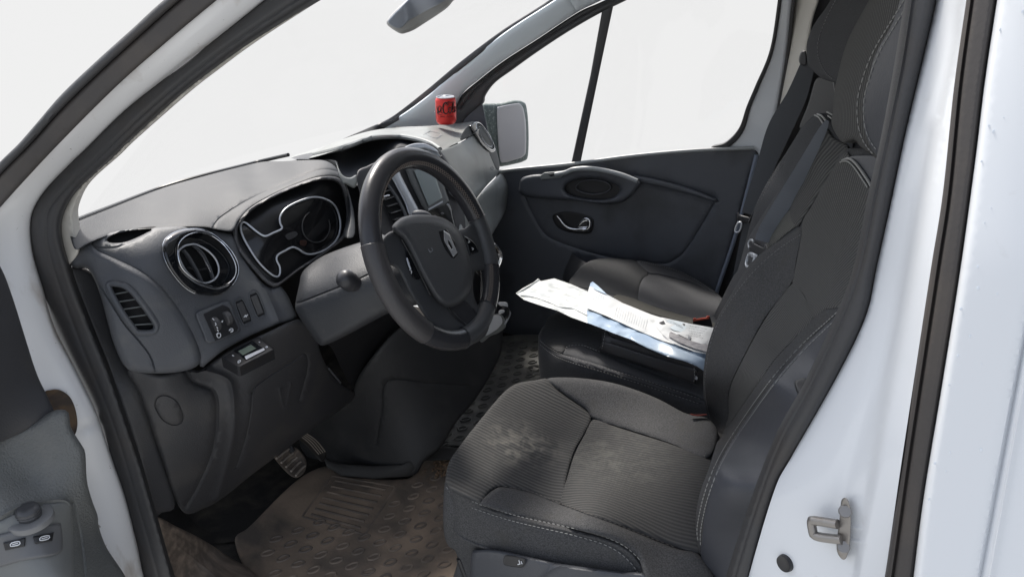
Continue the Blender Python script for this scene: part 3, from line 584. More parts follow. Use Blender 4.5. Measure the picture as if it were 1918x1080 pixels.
line('vent_blade', [(342, 468), (352, 480), (368, 508), (377, 528)], SF, .0035, plastic, v1, off=-.004, flat=((1, 0, 0), 2.2, .5))
line('vent_blade', [(362, 460), (378, 474), (391, 500), (399, 522)], SF, .0032, plastic, v1, off=-.004, flat=((1, 0, 0), 2.2, .5))
line('blade_trim', [(371, 470), (380, 481), (389, 497), (395, 509)], SF, .0019, chrome, v1, off=.002)
line('vent_blade', [(350, 500), (372, 505), (395, 500)], SF, .002, black, v1, off=-.006)
# instrument binnacle
ol = [(438, 430), (448, 413), (473, 387), (526, 358), (582, 336), (612, 331), (633, 334), (645, 347), (654, 383), (653, 420), (642, 447), (601, 479), (560, 506), (528, 530), (514, 536), (496, 526), (469, 496), (444, 462)]
bn = patch('binnacle', ol, SF, M('binnacle_black', (.012, .012, .013), .3), da, off=-.035, thick=.02)
rim2 = [tuple(np.array((548, 430))+(np.array(k)-np.array((548, 430)))*1.012) for k in ol]
patch('binnacle_wall', rim2, SF, plastic_lo, bn, off=.004, holes=[[tuple(np.array((550, 431))+(np.array(k)-np.array((550, 431)))*.95) for k in ol]], edge=(6, .006), thick=.055)
tt = [(452, 419), (458, 416), (469, 424), (484, 436), (497, 442), (512, 436), (528, 428), (525, 418), (525, 405), (536, 390), (560, 377), (588, 369), (610, 373), (627, 385), (636, 407), (637, 430), (630, 449), (612, 466), (590, 475), (573, 475), (558, 466), (547, 463), (533, 470), (521, 477), (518, 486), (524, 500), (524, 513), (518, 518), (505, 511), (484, 490), (463, 458), (452, 434)]
line('gauge_trim', tt, SF, .0021, satin, bn, off=-.018, closed=True, step=2.5)
patch('gauge_glass', tt, SF, M('gauge_glass', (.010, .010, .011), .12, coat=.3), bn, off=-.024, thick=.006)
g1 = M('dial_print', (.04, .04, .042), .5)
th = np.linspace(-.4, 4.2, 14)
line('dial_ring', [(592+26*math.cos(t), 424+30*math.sin(t)) for t in th], SF, .0012, g1, bn, off=-.021)
patch('warning_light', [(563, 450), (574, 451), (572, 460), (562, 458)], SF, M('dull_red', (.03, .010, .006), .5), bn, off=-.0215, thick=.002)
patch('gauge_stub', [(535, 440), (552, 433), (557, 440), (541, 449)], SF, g1, bn, off=-.02, thick=.003)
# storage shelf behind the binnacle
SSH = Surf((560, 295, 'x', -.72), (640, 277, 'x', -.70), (745, 262, 'y', .30), (790, 275, 'y', .30), (640, 335, 'x', -.46), (720, 330, 'y', .02), (600, 320, 'x', -.6))
patch('shelf_recess', [(545, 296), (640, 274), (695, 256), (745, 253), (800, 264), (822, 278), (812, 300), (740, 330), (690, 345), (650, 345), (636, 320), (625, 300)], SSH, M('shelf_black', (.035, .039, .046), .45, bump=GR), da, off=-.03, thick=.02)
patch('shelf_lip', [(628, 300), (640, 326), (655, 333), (668, 328), (668, 345), (662, 352), (648, 345), (640, 340)], SF, plastic_pale, da, off=.006, edge=(4, .005))
# passenger side top
SPT = Surf((600, 280, 'x', -.80), (675, 250, 'x', -.84), (735, 241, 'x', -.80), (800, 238, 'y', .52), (890, 228, 'y', .70), (868, 262, 'y', .48), (826, 280, 'y', .20), (695, 258, 'y', .08), (640, 277, 'y', -.05), (790, 268, 'y', .2))
patch('passenger_top', [(545, 294), (600, 276), (675, 250), (735, 239), (800, 236), (850, 232), (890, 228), (900, 240), (885, 252), (868, 262), (847, 272), (826, 282), (806, 268), (777, 259), (744, 255), (695, 258), (640, 278), (580, 296)], SPT, plastic_pale, da, edge=(4, .006), thick=.03,
      seams=[([(690, 251), (740, 247), (790, 255), (826, 277)], 1.5, .004), ([(762, 247), (800, 243), (840, 246), (866, 257), (850, 266), (828, 275)], 1.2, .003)])
line('shelf_rim', [(560, 296), (640, 277), (695, 259), (744, 256), (777, 260), (806, 269), (824, 280)], SPT, .007, plastic_pale, da, off=.0)
line('airbag_mark', [(798, 251), (808, 247), (826, 252), (815, 259)], SPT, .0007, ink, da, off=.001, closed=True)
line('airbag_mark', [(793, 253), (806, 245)], SPT, .0006, ink, da, off=.001); line('airbag_mark', [(829, 253), (817, 261)], SPT, .0006, ink, da, off=.001)
# passenger side face with the glove box, knee roll
SG = Surf((826, 278, 'y', .18), (868, 262, 'y', .45), (905, 250, 'y', .60), (880, 300, 'y', .42), (935, 315, 'y', .74), (920, 290, 'y', .66), (870, 370, 'y', .25), (845, 330, 'y', .20), (900, 340, 'y', .5))
patch('glove_box', [(824, 284), (845, 275), (868, 264), (886, 252), (900, 250), (915, 268), (926, 285), (935, 315), (930, 328), (912, 347), (892, 372), (872, 400), (858, 410), (852, 370), (845, 330), (836, 300)], SG, plastic_pale, da, edge=(5, .008), thick=.06)
patch('end_pad', [(862, 262), (872, 240), (888, 230), (902, 232), (922, 262), (932, 290), (936, 312), (930, 318), (918, 292), (905, 262), (890, 254)], SG, plastic_top, da, off=.004, edge=(5, .006), thick=.06)
line('lock_mark', [(919, 314), (923, 312), (924, 317), (921, 319)], SG, .0008, ink, da, off=.001, closed=True)
SRO = Surf((880, 385, 'y', .22), (910, 350, 'y', .42), (937, 328, 'y', .73), (950, 345, 'y', .78), (945, 390, 'y', .72), (905, 420, 'y', .30), (925, 440, 'y', .4), (870, 420, 'y', .15))
patch('knee_roll', [(862, 412), (880, 388), (900, 362), (920, 342), (937, 326), (946, 333), (951, 345), (950, 375), (944, 400), (930, 425), (915, 445), (880, 450), (860, 440)], SRO, plastic_pale, da, off=.01, edge=(16, .03), thick=.08)
# far round vent
fo = [(881, 238), (884, 232), (893, 229), (902, 233), (914, 250), (924, 268), (928, 278), (925, 284), (917, 284), (906, 275), (893, 258)]
fi = [(892, 233), (897, 230), (906, 238), (917, 254), (924, 269), (926, 277), (921, 281), (913, 275), (903, 263), (895, 247)]
fd = [(896, 238), (903, 239), (913, 252), (921, 268), (920, 275), (912, 271), (903, 258)]
round_vent(fo, fi, fd, SG, da)
# centre stack
SCS = Plane(at(800, 350, 'y', .05), (.9, -.12, .42))
cs = patch('centre_stack', [(668, 330), (690, 310), (740, 290), (790, 268), (818, 276), (840, 305), (858, 345), (870, 400), (868, 450), (830, 470), (760, 470), (720, 450), (690, 410)], SCS, plastic_lo, da, off=-.01, edge=(5, .006), thick=.08)
patch('silver_strut', [(723, 311), (742, 307), (752, 330), (770, 365), (785, 394), (786, 402), (768, 405), (758, 380), (740, 345)], SCS, satin, cs, off=.012, edge=(6, .008))
patch('silver_top', [(758, 276), (775, 269), (795, 269), (812, 276), (822, 286), (812, 284), (795, 279), (775, 282), (764, 285)], SCS, satin, cs, off=.012, edge=(3, .004))
patch('silver_strut', [(786, 287), (800, 277), (813, 277), (828, 297), (842, 330), (852, 365), (842, 362), (826, 325), (806, 292)], SCS, M('grey_bezel', (.17, .18, .19), .35, .5), cs, off=.008, edge=(3, .004))
cv = patch('centre_vent', [(704, 340), (712, 333), (726, 345), (745, 372), (760, 402), (762, 420), (740, 420), (720, 385)], SCS, void, cs, off=.0, thick=.01)
line('vent_frame', [(706, 338), (714, 334), (728, 348), (747, 376), (760, 405), (756, 420)], SCS, .004, plastic, cv, off=.008)
for k in range(6):
    line('vent_slat', [(707+k*6, 349+k*12.5), (722+k*7, 343+k*12.5)], SCS, .0018, M('slat', (.05, .05, .05), .35) if k == 0 else bpy.data.materials['slat'], cv, off=.006, flat=((0, 0, 1), .6, 2.5))
patch('vent_tab', [(714, 369), (728, 364), (730, 368), (717, 374)], SCS, chrome, cv, off=.012, edge=(2, .003))
sc_ = patch('screen_bezel', [(757, 312), (800, 290), (825, 325), (842, 378), (835, 384), (800, 398), (790, 385), (770, 345)], SCS, M('bezel_grey', (.10, .105, .105), .35), cs, off=.006, edge=(4, .004), sm=False)
patch('screen', [(776, 320), (800, 306), (815, 328), (829, 370), (803, 386), (790, 355)], SCS, screen_m, sc_, off=.010, thick=.004, sm=False)
patch('screen_strip', [(802, 391), (829, 376), (829.5, 379), (803, 394)], SCS, satin, sc_, off=.011, thick=.004, sm=False)
patch('radio_panel', [(800, 396), (838, 380), (850, 410), (852, 435), (812, 445)], SCS, gloss, cs, off=.004, edge=(3, .003))
for x, y in ((815, 405), (828, 400), (840, 418), (826, 424), (846, 430)):
    m = MB(); m.ball(lift(SCS, x, y, .006)[0], .005, .005, .003, n=6, m=10); m.build('radio_button', M('radio_button_grey', (.07, .07, .07), .4) if 'radio_button_grey' not in bpy.data.materials else bpy.data.materials['radio_button_grey'], cs)
line('button_outline', [(800, 301), (812, 294), (820, 303), (818, 312)], SCS, .0012, satin, cs, off=.012, closed=True)
patch('mode_button', [(803, 302), (812, 296), (818, 304), (815, 309)], SCS, gloss, cs, off=.012)
rv = patch('centre_vent', [(818, 296), (826, 294), (842, 322), (858, 352), (862, 372), (854, 372), (842, 350), (828, 322)], SCS, void, cs, off=.002, thick=.01)
for x, y in ((831, 320), (840, 336), (846, 346), (854, 360)):
    line('vent_slat', [(x-5, y+3), (x+4, y-2)], SCS, .0016, satin, rv, off=.008)
line('vent_frame', [(826, 292), (846, 322), (862, 354), (868, 390)], SCS, .004, plastic, rv, off=.01)
line('blade_trim', [(838, 342), (848, 352), (858, 368)], SCS, .0022, chrome, rv, off=.008)
# headlamp switch panel and blank switches
hs_ = patch('switch_block', [(367, 593), (370, 584), (390, 575), (422, 563), (433, 568), (441, 588), (449, 610), (447, 621), (402, 641), (386, 640), (380, 625)], SF, plastic, da, off=.01, edge=(4, .007))
patch('switch_face', [(381, 588), (417, 571), (429, 576), (446, 613), (444, 620), (403, 638)], SF, black, hs_, off=.011, thick=.006, sm=False)
for x, y in ((402, 607), (424, 596)):
    m = MB(); p = lift(SF, x, y, .008)[0]; axw = lift(SF, x+20, y-9)[0]-lift(SF, x, y)[0]; axw /= np.linalg.norm(axw)
    m.lathe(p, axw, [(0, -.006), (.0125, -.006), (.0145, -.004), (.0145, .004), (.0125, .006), (0, .006)], 28); m.build('thumb_wheel', plastic_lo, hs_)
def glyph(polys, S, off, parent, r=.0008, mat=None):
    for P_ in polys: line('switch_symbol', P_, S, r, mat or white_m, parent, off=off, step=1.5)
glyph([[(398, 596), (401, 599)], [(403, 604), (405, 607), (403, 609)], [(406, 612), (408, 615)], [(407, 617), (409, 620)]], SF, .024, hs_)
glyph([[(406, 628), (409, 624), (413, 625), (413, 630), (409, 632), (406, 628)], [(405, 626), (409, 622)], [(429, 619), (432, 615), (436, 616), (436, 620), (432, 622)], [(431, 618), (435, 619)]], SF, .0125, hs_)
patch('pointer_mark', [(414, 602), (418, 599), (417, 604)], SF, white_m, hs_, off=.0125, thick=.001, sm=False)
for k, (pts) in enumerate(([(440, 566), (454, 560), (472, 600), (456, 607)], [(467, 553), (481, 547), (497, 588), (483, 594)])):
    b_ = patch('switch_recess', pts, SF, void, da, off=.001, thick=.004, sm=False)
    c_ = np.array(pts, float).mean(0)
    patch('rocker', [tuple(c_+(np.array(q)-c_)*.84) for q in pts], SF, plastic_lo, b_, off=.004, edge=(2, .002), sm=False)
    line('switch_frame', pts, SF, .0012, plastic, b_, off=.002, closed=True)
    if k == 0: glyph([[(457, 594), (460, 590), (461, 594)], [(461, 592), (464, 589)]], SF, .0055, b_, .001)
# knee panel under the fascia
SK = Surf((300, 720, 'y', -.74), (330, 945, 'y', -.70), (390, 960, 'x', -.55), (440, 700, 'x', -.405), (500, 640, 'x', -.365), (590, 605, 'x', -.33), (400, 690, 'x', -.43), (470, 760, 'x', -.40), (560, 850, 'x', -.52), (610, 780, 'x', -.44), (640, 680, 'x', -.40), (660, 750, 'x', -.45), (260, 720, 'y', -.76), (450, 900, 'x', -.52))
kp = patch('knee_panel', [(238, 690), (300, 700), (350, 690), (376, 692), (430, 655), (500, 622), (555, 598), (580, 606), (592, 625), (600, 660), (615, 690), (640, 720), (665, 738), (640, 765), (590, 800), (530, 845), (470, 890), (420, 930), (385, 950), (340, 955), (300, 850), (262, 740)], SK, M('knee_plastic', (.042, .042, .045), .5, bump=GR, dirt=(9, (.075, .07, .066), .5, .85)), da, edge=(9, .012), thick=.06,
           seams=[([(345, 690), (362, 715), (400, 735), (405, 790), (396, 850), (370, 910), (350, 945)], 4, .010), ([(362, 688), (420, 705), (436, 730), (438, 800), (425, 870), (405, 940)], 6, -.010),
                  ([(472, 735), (480, 722), (510, 700), (555, 672), (572, 662), (576, 690), (560, 750)], 1.5, .004), ([(472, 735), (470, 770), (460, 820), (442, 875)], 1.5, .004),
                  ([(290, 760), (294, 745), (310, 740), (330, 750), (342, 775), (338, 792), (320, 794), (302, 782), (290, 760)], 1.2, .003),
                  ([(524, 728), (534, 764), (545, 718)], 2.5, -.003)])
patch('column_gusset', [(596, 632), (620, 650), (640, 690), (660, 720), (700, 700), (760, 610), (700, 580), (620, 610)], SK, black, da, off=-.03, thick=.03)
line('trim_edge', [(616, 690), (638, 716)], SK, .0022, plastic, da, off=.008)
# small taxi-meter style clock unit
SDV = Surf((416, 671, 'x', -.385), (482, 631, 'x', -.372), (512, 652, 'x', -.325), (447, 687, 'x', -.335))
dvb = [(415, 670), (482, 631), (487, 632), (512, 652), (513, 655), (449, 687), (443, 686)]
dv = patch('display_unit', dvb, SDV, black, da, off=.012, edge=(2.5, .003), thick=.02, sm=False, back=(0, 0, -1))
patch('display_glass', [(437, 656), (472, 637), (497, 655), (461, 674)], SDV, gloss, dv, off=.0135, thick=.002, sm=False)
patch('display_lcd', [(446, 657), (470, 645), (480, 652), (455, 665)], SDV, lcd_m, dv, off=.015, thick=.001, sm=False)
patch('display_strip', [(458, 667), (494, 651), (496, 655), (461, 673)], SDV, white_m, dv, off=.0152, thick=.001, sm=False)
glyph([[(446, 676), (450, 674), (450, 677), (446, 679), (446, 676)], [(497, 650), (500, 648), (501, 650), (498, 651)], [(485, 640), (487, 641)], [(435, 665), (438, 666)]], SDV, .0135, dv, .0009)
# column shroud and stalks
SCO = Surf((563, 540, 'x', -.27), (602, 482, 'x', -.27), (690, 452, 'x', -.17), (645, 520, 'x', -.17), (720, 520, 'x', -.09), (755, 560, 'x', -.06), (600, 640, 'x', -.22), (660, 622, 'x', -.15), (720, 590, 'x', -.09), (560, 590, 'x', -.26))
patch('column_shroud', [(561, 530), (564, 515), (573, 502), (602, 481), (640, 465), (690, 449), (720, 440), (760, 480), (790, 560), (760, 575), (720, 590), (660, 622), (612, 645), (596, 643), (575, 615), (556, 585), (553, 570)], SCO, M('shroud_plastic', (.030, .032, .036), .5, bump=GR, dirt=(30, (.075, .072, .065), .6, .85)), da, edge=(14, .025), thick=.14, seams=[([(549, 571), (600, 551), (660, 527), (720, 500)], 1.4, .004)])
stl = patch('stalk_boot', [(642, 510), (656, 508), (668, 520), (670, 535), (660, 545), (645, 543), (638, 530)], SCO, black, da, off=.012, edge=(5, .008))
m = MB(); p = lift(SCO, 645, 521, .03)[0]; q_ = lift(SCO, 662, 530, .0)[0]; d_ = (q_-p)/np.linalg.norm(q_-p)
m.lathe(p-d_*.012, d_, [(0, 0), (.010, .001), (.0165, .007), (.0185, .016), (.018, .026), (.0155, .036), (.015, .05)], 28); m.build('stalk_knob', M('stalk_black', (.03, .03, .034), .4), stl)
m = MB(); m.ball(lift(SCS, 790, 402, .10)[0], .024, .011, .011, ax=[[.83, .5, -.2], [-.5, .83, 0], [.17, .1, .98]])
m.build('wiper_stalk', plastic, da)
# lower console between the footwells
SLC = Surf((700, 650, 'y', -.15), (935, 650, 'y', .20), (770, 888, 'z', .02), (600, 850, 'x', -.60))
patch('lower_console', [(560, 820), (600, 790), (650, 745), (680, 690), (740, 620), (800, 590), (860, 580), (900, 600), (938, 612), (941, 632), (938, 660), (920, 700), (890, 748), (855, 790), (825, 838), (795, 862), (772, 890), (690, 892), (620, 884), (580, 860)], SLC, M('console_black', (.030, .030, .031), .55, bump=GR, dirt=(9, (.055, .052, .05), .5, .85)), da, edge=(6, .008), thick=.05,
      seams=[([(705, 830), (716, 770), (727, 713), (800, 716), (878, 722)], 1.3, .003)])
patch('firewall_carpet', [(320, 960), (420, 925), (590, 800), (650, 740), (700, 700), (700, 850), (640, 880), (600, 900), (520, 950), (450, 1010), (330, 1010)], Surf((330, 960, 'x', -.78), (650, 745, 'x', -.72), (600, 890, 'z', .01), (450, 1000, 'z', .005), (400, 960, 'x', -.72), (540, 920, 'z', .01), (620, 820, 'x', -.66)), carpet, da, off=-.02, thick=.02)
# passenger footwell
SPF = Surf((940, 400, 'x', -.50), (945, 480, 'x', -.56), (1000, 480, 'x', -.60), (1060, 520, 'y', .74), (1000, 600, 'x', -.62), (950, 620, 'x', -.56), (1080, 640, 'y', .70), (900, 480, 'x', -.48), (900, 600, 'x', -.5))
patch('passenger_kick_panel', [(870, 420), (920, 425), (945, 400), (960, 380), (1000, 420), (1080, 480), (1120, 520), (1110, 650), (1000, 655), (930, 650), (880, 640), (850, 540)], SPF, plastic_lo, da, off=-.01, thick=.03,
      seams=[([(930, 520), (960, 515), (985, 520), (1010, 535)], 3, -.006), ([(935, 535), (965, 530), (985, 538)], 2, .004)])
# gear lever and console tray right of the wheel
SGL = Surf((920, 480, 'y', .05), (940, 560, 'y', .07), (935, 620, 'y', .12), (950, 600, 'y', .12), (900, 620, 'y', .06))
gl = patch('gear_knob', [(900, 455), (912, 452), (925, 458), (936, 470), (938, 482), (932, 500), (926, 508), (905, 520), (890, 500)], SGL, gloss, da, edge=(6, .012), thick=.03)
line('knob_trim', [(912, 453), (925, 459), (935, 470), (937, 483), (932, 497), (927, 507)], SGL, .0055, chrome, gl, off=.004)
line('gear_stick', [(912, 500), (914, 540), (912, 600)], SGL, .009, black, gl, off=-.02)
tr = patch('console_tray', [(900, 640), (919, 629), (934, 623), (947, 612), (946, 600), (940, 590), (930, 588), (900, 600)], SGL, plastic_pale, da, off=.0, edge=(4, .006), thick=.05)
patch('tray_paper', [(908, 628), (927, 619), (936, 611), (941, 602), (936, 590), (922, 592), (908, 605)], SGL, white_m, tr, off=.012, thick=.004)
line('tray_wire', [(946, 606), (955, 588), (953, 582)], SGL, .003, satin, tr, off=.008); 
patch('console_cover', [(934, 566), (948, 566), (951, 570), (950, 575), (936, 572)], SGL, white_m, tr, off=.012, edge=(2, .003)); patch('console_cover', [(935, 581), (944, 580), (944, 585), (935, 588)], SGL, white_m, tr, off=.012, edge=(2, .003))
line('console_clip', [(940, 574), (952, 578), (951, 592), (946, 597)], SGL, .003, black, tr, off=.012)

# =================================================================== STEERING WHEEL
TL = math.radians(24.5); WN = np.array([math.cos(TL), 0, math.sin(TL)]); WV = np.array([-math.sin(TL), 0, math.cos(TL)]); WU = np.array([0, 1., 0])
HUB = np.array([-.0277, -.423, .8054])
SW = Plane(HUB, WN)
whl = thing('steering_wheel', 'black leather steering wheel with cross-stitched rim and diamond emblem on its airbag pad', 'steering wheel', HUB)
RIM = .1787
def ang(X, Y):
    p = lift(SW, X, Y)[0]-HUB; return math.atan2(p @ WU, p @ WV)     # 0 at the top, + to the passenger side
def rim_pt(a, r=RIM, off=0.): return HUB+r*(math.cos(a)*WV+math.sin(a)*WU)+off*WN
def rim_arc(name, a0, a1, mat, r=.0185, par=None):
    if a1 < a0: a1 += 2*math.pi
    th = np.linspace(a0, a1, max(8, int((a1-a0)*26))); m = MB()
    m.tube([rim_pt(a) for a in th], r, 20, flat=(WN, 1.0, 1.12)); return m.build(name, mat, par or whl)
A0, A1, A2, A3, A4 = ang(692, 460), ang(888, 412), ang(920, 500), ang(925, 590), ang(800, 598)
A5 = ang(868, 640)
rim_arc('rim', A0, A1, leather); rim_arc('right_rim', A1, A2, pad_m, .0178); rim_arc('lower_rim', A2, A3, leather); rim_arc('bottom_rim', A3, A5, pad_m, .0178)
rim_arc('lower_rim', A5, A4, leather, .0182); rim_arc('grip', A4, A0, leather_g, .0195)
m = MB()
for a in (A0, A1, A2, A3, A4, A5):
    th = np.linspace(0, 2*math.pi, 20, endpoint=False); rr = .0192
    m.tube([rim_pt(a)+rr*(math.cos(t)*WN+1.1*math.sin(t)*(rim_pt(a)-HUB)/RIM) for t in th], .0009, 5, True)
m.build('rim_joint', black, whl)
m = MB()   # cross stitching along the inner side of the rim
for a0, a1 in ((A0+.25 if A0 < 0 else A0, A1), (A2, A3)):
    if a1 < a0: a1 += 2*math.pi
    n = int((a1-a0)*RIM/.0065)
    for k in range(n):
        a = a0+(a1-a0)*k/n; b = a0+(a1-a0)*(k+1)/n
        def sp_(q, s_):
            ph = math.radians(46+s_*12); d = (rim_pt(q)-HUB)/RIM
            return rim_pt(q)-.0208*math.cos(ph)*1.0*d*1.0+.0189*math.sin(ph)*WN
        m.tube([sp_(a, -1), sp_((a+b)/2, 0), sp_(b, 1)], .0005, 4); m.tube([sp_(a, 1), sp_((a+b)/2, 0), sp_(b, -1)], .0006, 4)
m.build('cross_stitching', thread_o, whl)
patch('spoke', [(712, 470), (714, 452), (724, 438), (742, 432), (800, 430), (862, 430), (880, 420), (892, 416), (906, 446), (922, 488), (928, 502), (915, 506), (893, 507), (887, 520), (886, 545), (893, 568), (908, 588), (918, 600), (908, 630), (880, 645), (850, 638), (806, 605), (770, 552), (745, 505), (722, 492)],
      SW, pad_m, whl, off=.002, edge=(8, .012), thick=.03)
patch('spoke_recess', [(838, 572), (862, 562), (874, 566), (886, 580), (904, 604), (906, 612), (896, 618), (882, 614), (866, 602)], SW, leather, whl, off=.0035, edge=(4, -.003), thick=.006)
line('spoke_trim', [(838, 574), (850, 592), (868, 606), (884, 615), (897, 617), (907, 608), (900, 597), (886, 578)], SW, .0012, black, whl, off=.004)
line('spoke_edge', [(752, 448), (770, 480), (790, 520), (806, 552)], SW, .0016, black, whl, off=.010)
pd = patch('airbag_pad', [(734, 424), (747, 411), (760, 405), (779, 402), (815, 404), (841, 414), (861, 433), (874, 463), (884, 504), (883, 536), (874, 556), (862, 568), (845, 575), (828, 571), (812, 555), (789, 515), (771, 478), (755, 449), (738, 434)], SW, pad_m, whl, off=.046, edge=(15, .034), thick=.05)
patch('emblem_plate', [(821, 432), (836, 428), (852, 452), (858, 475), (852, 484), (846, 483), (834, 468), (826, 450)], SW, M('emblem_black', (.016, .016, .018), .25), pd, off=.0468, thick=.006, edge=(2, .0015), sm=False)
patch('emblem', [(831, 431), (842, 439), (857, 473), (849, 481), (832, 451)], SW, M('emblem_silver', (.72, .73, .75), .2, .6), pd, off=.0505, thick=.005, edge=(2.0, .0015), sm=False, holes=[[(839, 449), (842, 452), (848, 464), (846, 467), (840, 457)]], step=1.2)
line('pad_mark', [(802, 466), (806, 473)], SW, .0007, ink, pd, off=.0462); line('pad_mark', [(808, 464), (811, 470), (804, 471)], SW, .0007, ink, pd, off=.0462)
line('pad_mark', [(862, 533), (868, 529), (863, 538), (869, 534)], SW, .0007, ink, pd, off=.044)
for pts, sy in (([(759, 462), (766, 470), (779, 498), (787, 520), (778, 523), (772, 517), (764, 494)], [[(763, 484), (767, 495)], [(767, 505), (771, 508), (770, 512)]]), ([(868, 442), (878, 445), (892, 456), (897, 470), (890, 474), (880, 476), (876, 462)], [[(878, 450), (880, 453), (877, 454)], [(884, 464), (887, 466), (885, 468)]])):
    b_ = patch('wheel_buttons', pts, SW, gloss, whl, off=.008, edge=(3, .004), thick=.01)
    glyph(sy, SW, .009, b_)
line('button_trim', [(762, 483), (765, 494), (769, 504)], SW, .0018, satin, whl, off=.011)

# =================================================================== PASSENGER DOOR
pdr = thing('passenger_door', 'closed passenger door seen from inside, dark grey panel with chrome release lever and curved armrest', 'door', (0, .82, .5))
patch('door_panel', [(930, 322), (960, 317), (1071, 306), (1185, 291), (1300, 281), (1413, 276), (1418, 288), (1404, 330), (1380, 420), (1348, 535), (1330, 640), (1300, 720), (880, 720), (900, 450), (930, 380)], SD, plastic_door, pdr, edge=(5, .012), thick=.05, step=9,
      seams=[([(983, 368), (998, 402), (1022, 439), (1063, 459), (1144, 482), (1234, 494), (1267, 484), (1290, 460), (1318, 415), (1340, 378)], 2, .005), ([(1200, 341), (1240, 350), (1290, 362), (1340, 380)], 3, -.006), ([(1190, 332), (1267, 350), (1338, 372)], 5, .012)])
line('sill_highlight', [(935, 323), (960, 318), (1071, 307), (1185, 292), (1300, 282), (1412, 277)], SD, .006, M('highlight_grey', (.30, .31, .31), .4), pdr, off=.012)  # highlight along the sill edge, painted as a pale grey strip
sws = [(973, 345), (978, 333), (992, 328), (1010, 326), (1040, 327), (1059, 323), (1075, 316), (1112, 315), (1161, 325), (1196, 338), (1200, 344), (1195, 352), (1181, 368), (1161, 380), (1128, 383), (1083, 377), (983, 367)]
patch('armrest', sws, SD, plastic_door, pdr, off=.045, edge=(7, .02), thick=.06, holes=[[(1058, 352), (1070, 340), (1100, 334), (1132, 338), (1160, 352), (1152, 368), (1125, 374), (1090, 371), (1066, 364)]], step=6)
line('armrest_highlight_strip', [(1040, 327), (1060, 323), (1076, 317), (1112, 316), (1160, 326), (1194, 339)], SD, .008, bpy.data.materials['highlight_grey'], pdr, off=.054)  # sky sheen on the armrest top, put in as a pale strip
patch('grip_cup', [(1055, 352), (1068, 338), (1100, 331), (1134, 335), (1164, 352), (1155, 370), (1125, 377), (1090, 374), (1063, 366)], SD, black, pdr, off=.020, thick=.02)
line('cup_rim', [(1079, 350), (1090, 340), (1112, 337), (1136, 342), (1144, 352), (1132, 361), (1108, 364), (1085, 358)], SD, .003, plastic_lo, pdr, off=.028, closed=True)
dsw = patch('window_switch_plate', [(1010, 330), (1020, 323), (1056, 320), (1062, 323), (1050, 333), (1014, 337)], SD, plastic_pale, pdr, off=.05, edge=(2, .004), sm=False)
patch('window_switch', [(1026, 327), (1042, 323), (1046, 326), (1032, 331)], SD, black, dsw, off=.056, edge=(2, .002), sm=False)
patch('rear_ledge', [(1186, 330), (1200, 330), (1240, 338), (1290, 352), (1340, 372), (1338, 378), (1290, 364), (1240, 351), (1200, 342)], SD, plastic_door, pdr, off=.012, edge=(4, .010), thick=.02)

hr = patch('handle_recess', [(1034, 405), (1045, 398), (1063, 395), (1090, 399), (1110, 408), (1113, 420), (1107, 436), (1085, 438), (1060, 434), (1042, 424)], SD, black, pdr, off=.003, edge=(4, .006), thick=.01)
q = cat([(1043, 404), (1050, 412), (1056, 420), (1066, 427), (1078, 430), (1090, 430), (1101, 429), (1105, 420), (1103, 411), (1095, 409), (1090, 412)], step=2); n = len(q)
m = MB(); m.tube(lift(SD, q[:, 0], q[:, 1], .018), np.interp(np.arange(n), [0, n*.35, n*.6, n*.75, n-1], [.003, .005, .008, .006, .003]), 10); m.build('release_lever', chrome, hr)
patch('lever_plate', [(1080, 423), (1090, 412), (1103, 410), (1106, 420), (1101, 430), (1086, 432)], SD, chrome, hr, off=.012, edge=(4, .005))
# outside mirror beyond the quarter window
SM = Surf((906, 200, 'y', .98), (961, 190, 'y', 1.06), (985, 195, 'y', 1.10), (940, 310, 'y', 1.04), (990, 290, 'y', 1.10), (911, 240, 'y', .99))
em = thing('door_mirror', 'weathered grey outside door mirror beyond the passenger quarter window', 'mirror', at(950, 250, 'y', 1.04))
patch('mirror_housing', [(903, 198), (917, 194), (937, 193), (961, 188), (978, 190), (986, 200), (990, 241), (989, 291), (981, 302), (960, 308), (945, 311), (934, 311), (928, 296), (922, 271), (911, 238)], SM, mirror_h, em, edge=(8, .02), thick=.10)
patch('mirror_glass', [(931, 206), (936, 200), (969, 194), (977, 198), (981, 206), (985, 233), (985, 280), (980, 293), (962, 300), (945, 304), (937, 299), (932, 249)], SM, mirror_g, em, off=.006, edge=(2, .003))
# inside rear-view mirror
SRV = Surf((725, 45, 'y', -.06), (764, 0, 'y', -.05), (845, 5, 'y', .10), (835, 20, 'y', .10), (760, 60, 'y', -.03), (800, -40, 'y', .05))
rm = thing('rear_view_mirror', 'grey inside rear-view mirror hanging at the top edge of the windscreen', 'mirror', at(785, 20, 'y', .02))
patch('mirror_housing', [(724, 44), (727, 35), (745, 15), (764, -2), (790, -30), (850, -40), (860, -10), (848, 3), (834, 18), (792, 46), (776, 56), (761, 62), (749, 63), (731, 52)], SRV, M('mirror_grey', (.40, .40, .385), .45), rm, edge=(7, .02), thick=.04)
patch('mirror_face', [(727, 42), (735, 30), (764, 0), (790, -28), (846, -36), (840, -4), (800, 20), (768, 38), (752, 52), (740, 52)], SRV, M('mirror_face_blue_grey', (.34, .37, .42), .3, .2), rm, off=.006, edge=(3, .003))  # blue-grey reflection put into the colour of the mirror face
m = MB(); m.tube([at(800, -20, 'y', .03), at(800, -60, 'y', .03)+np.array([-.03, 0, .02])], .010); m.build('mirror_arm', black, rm)

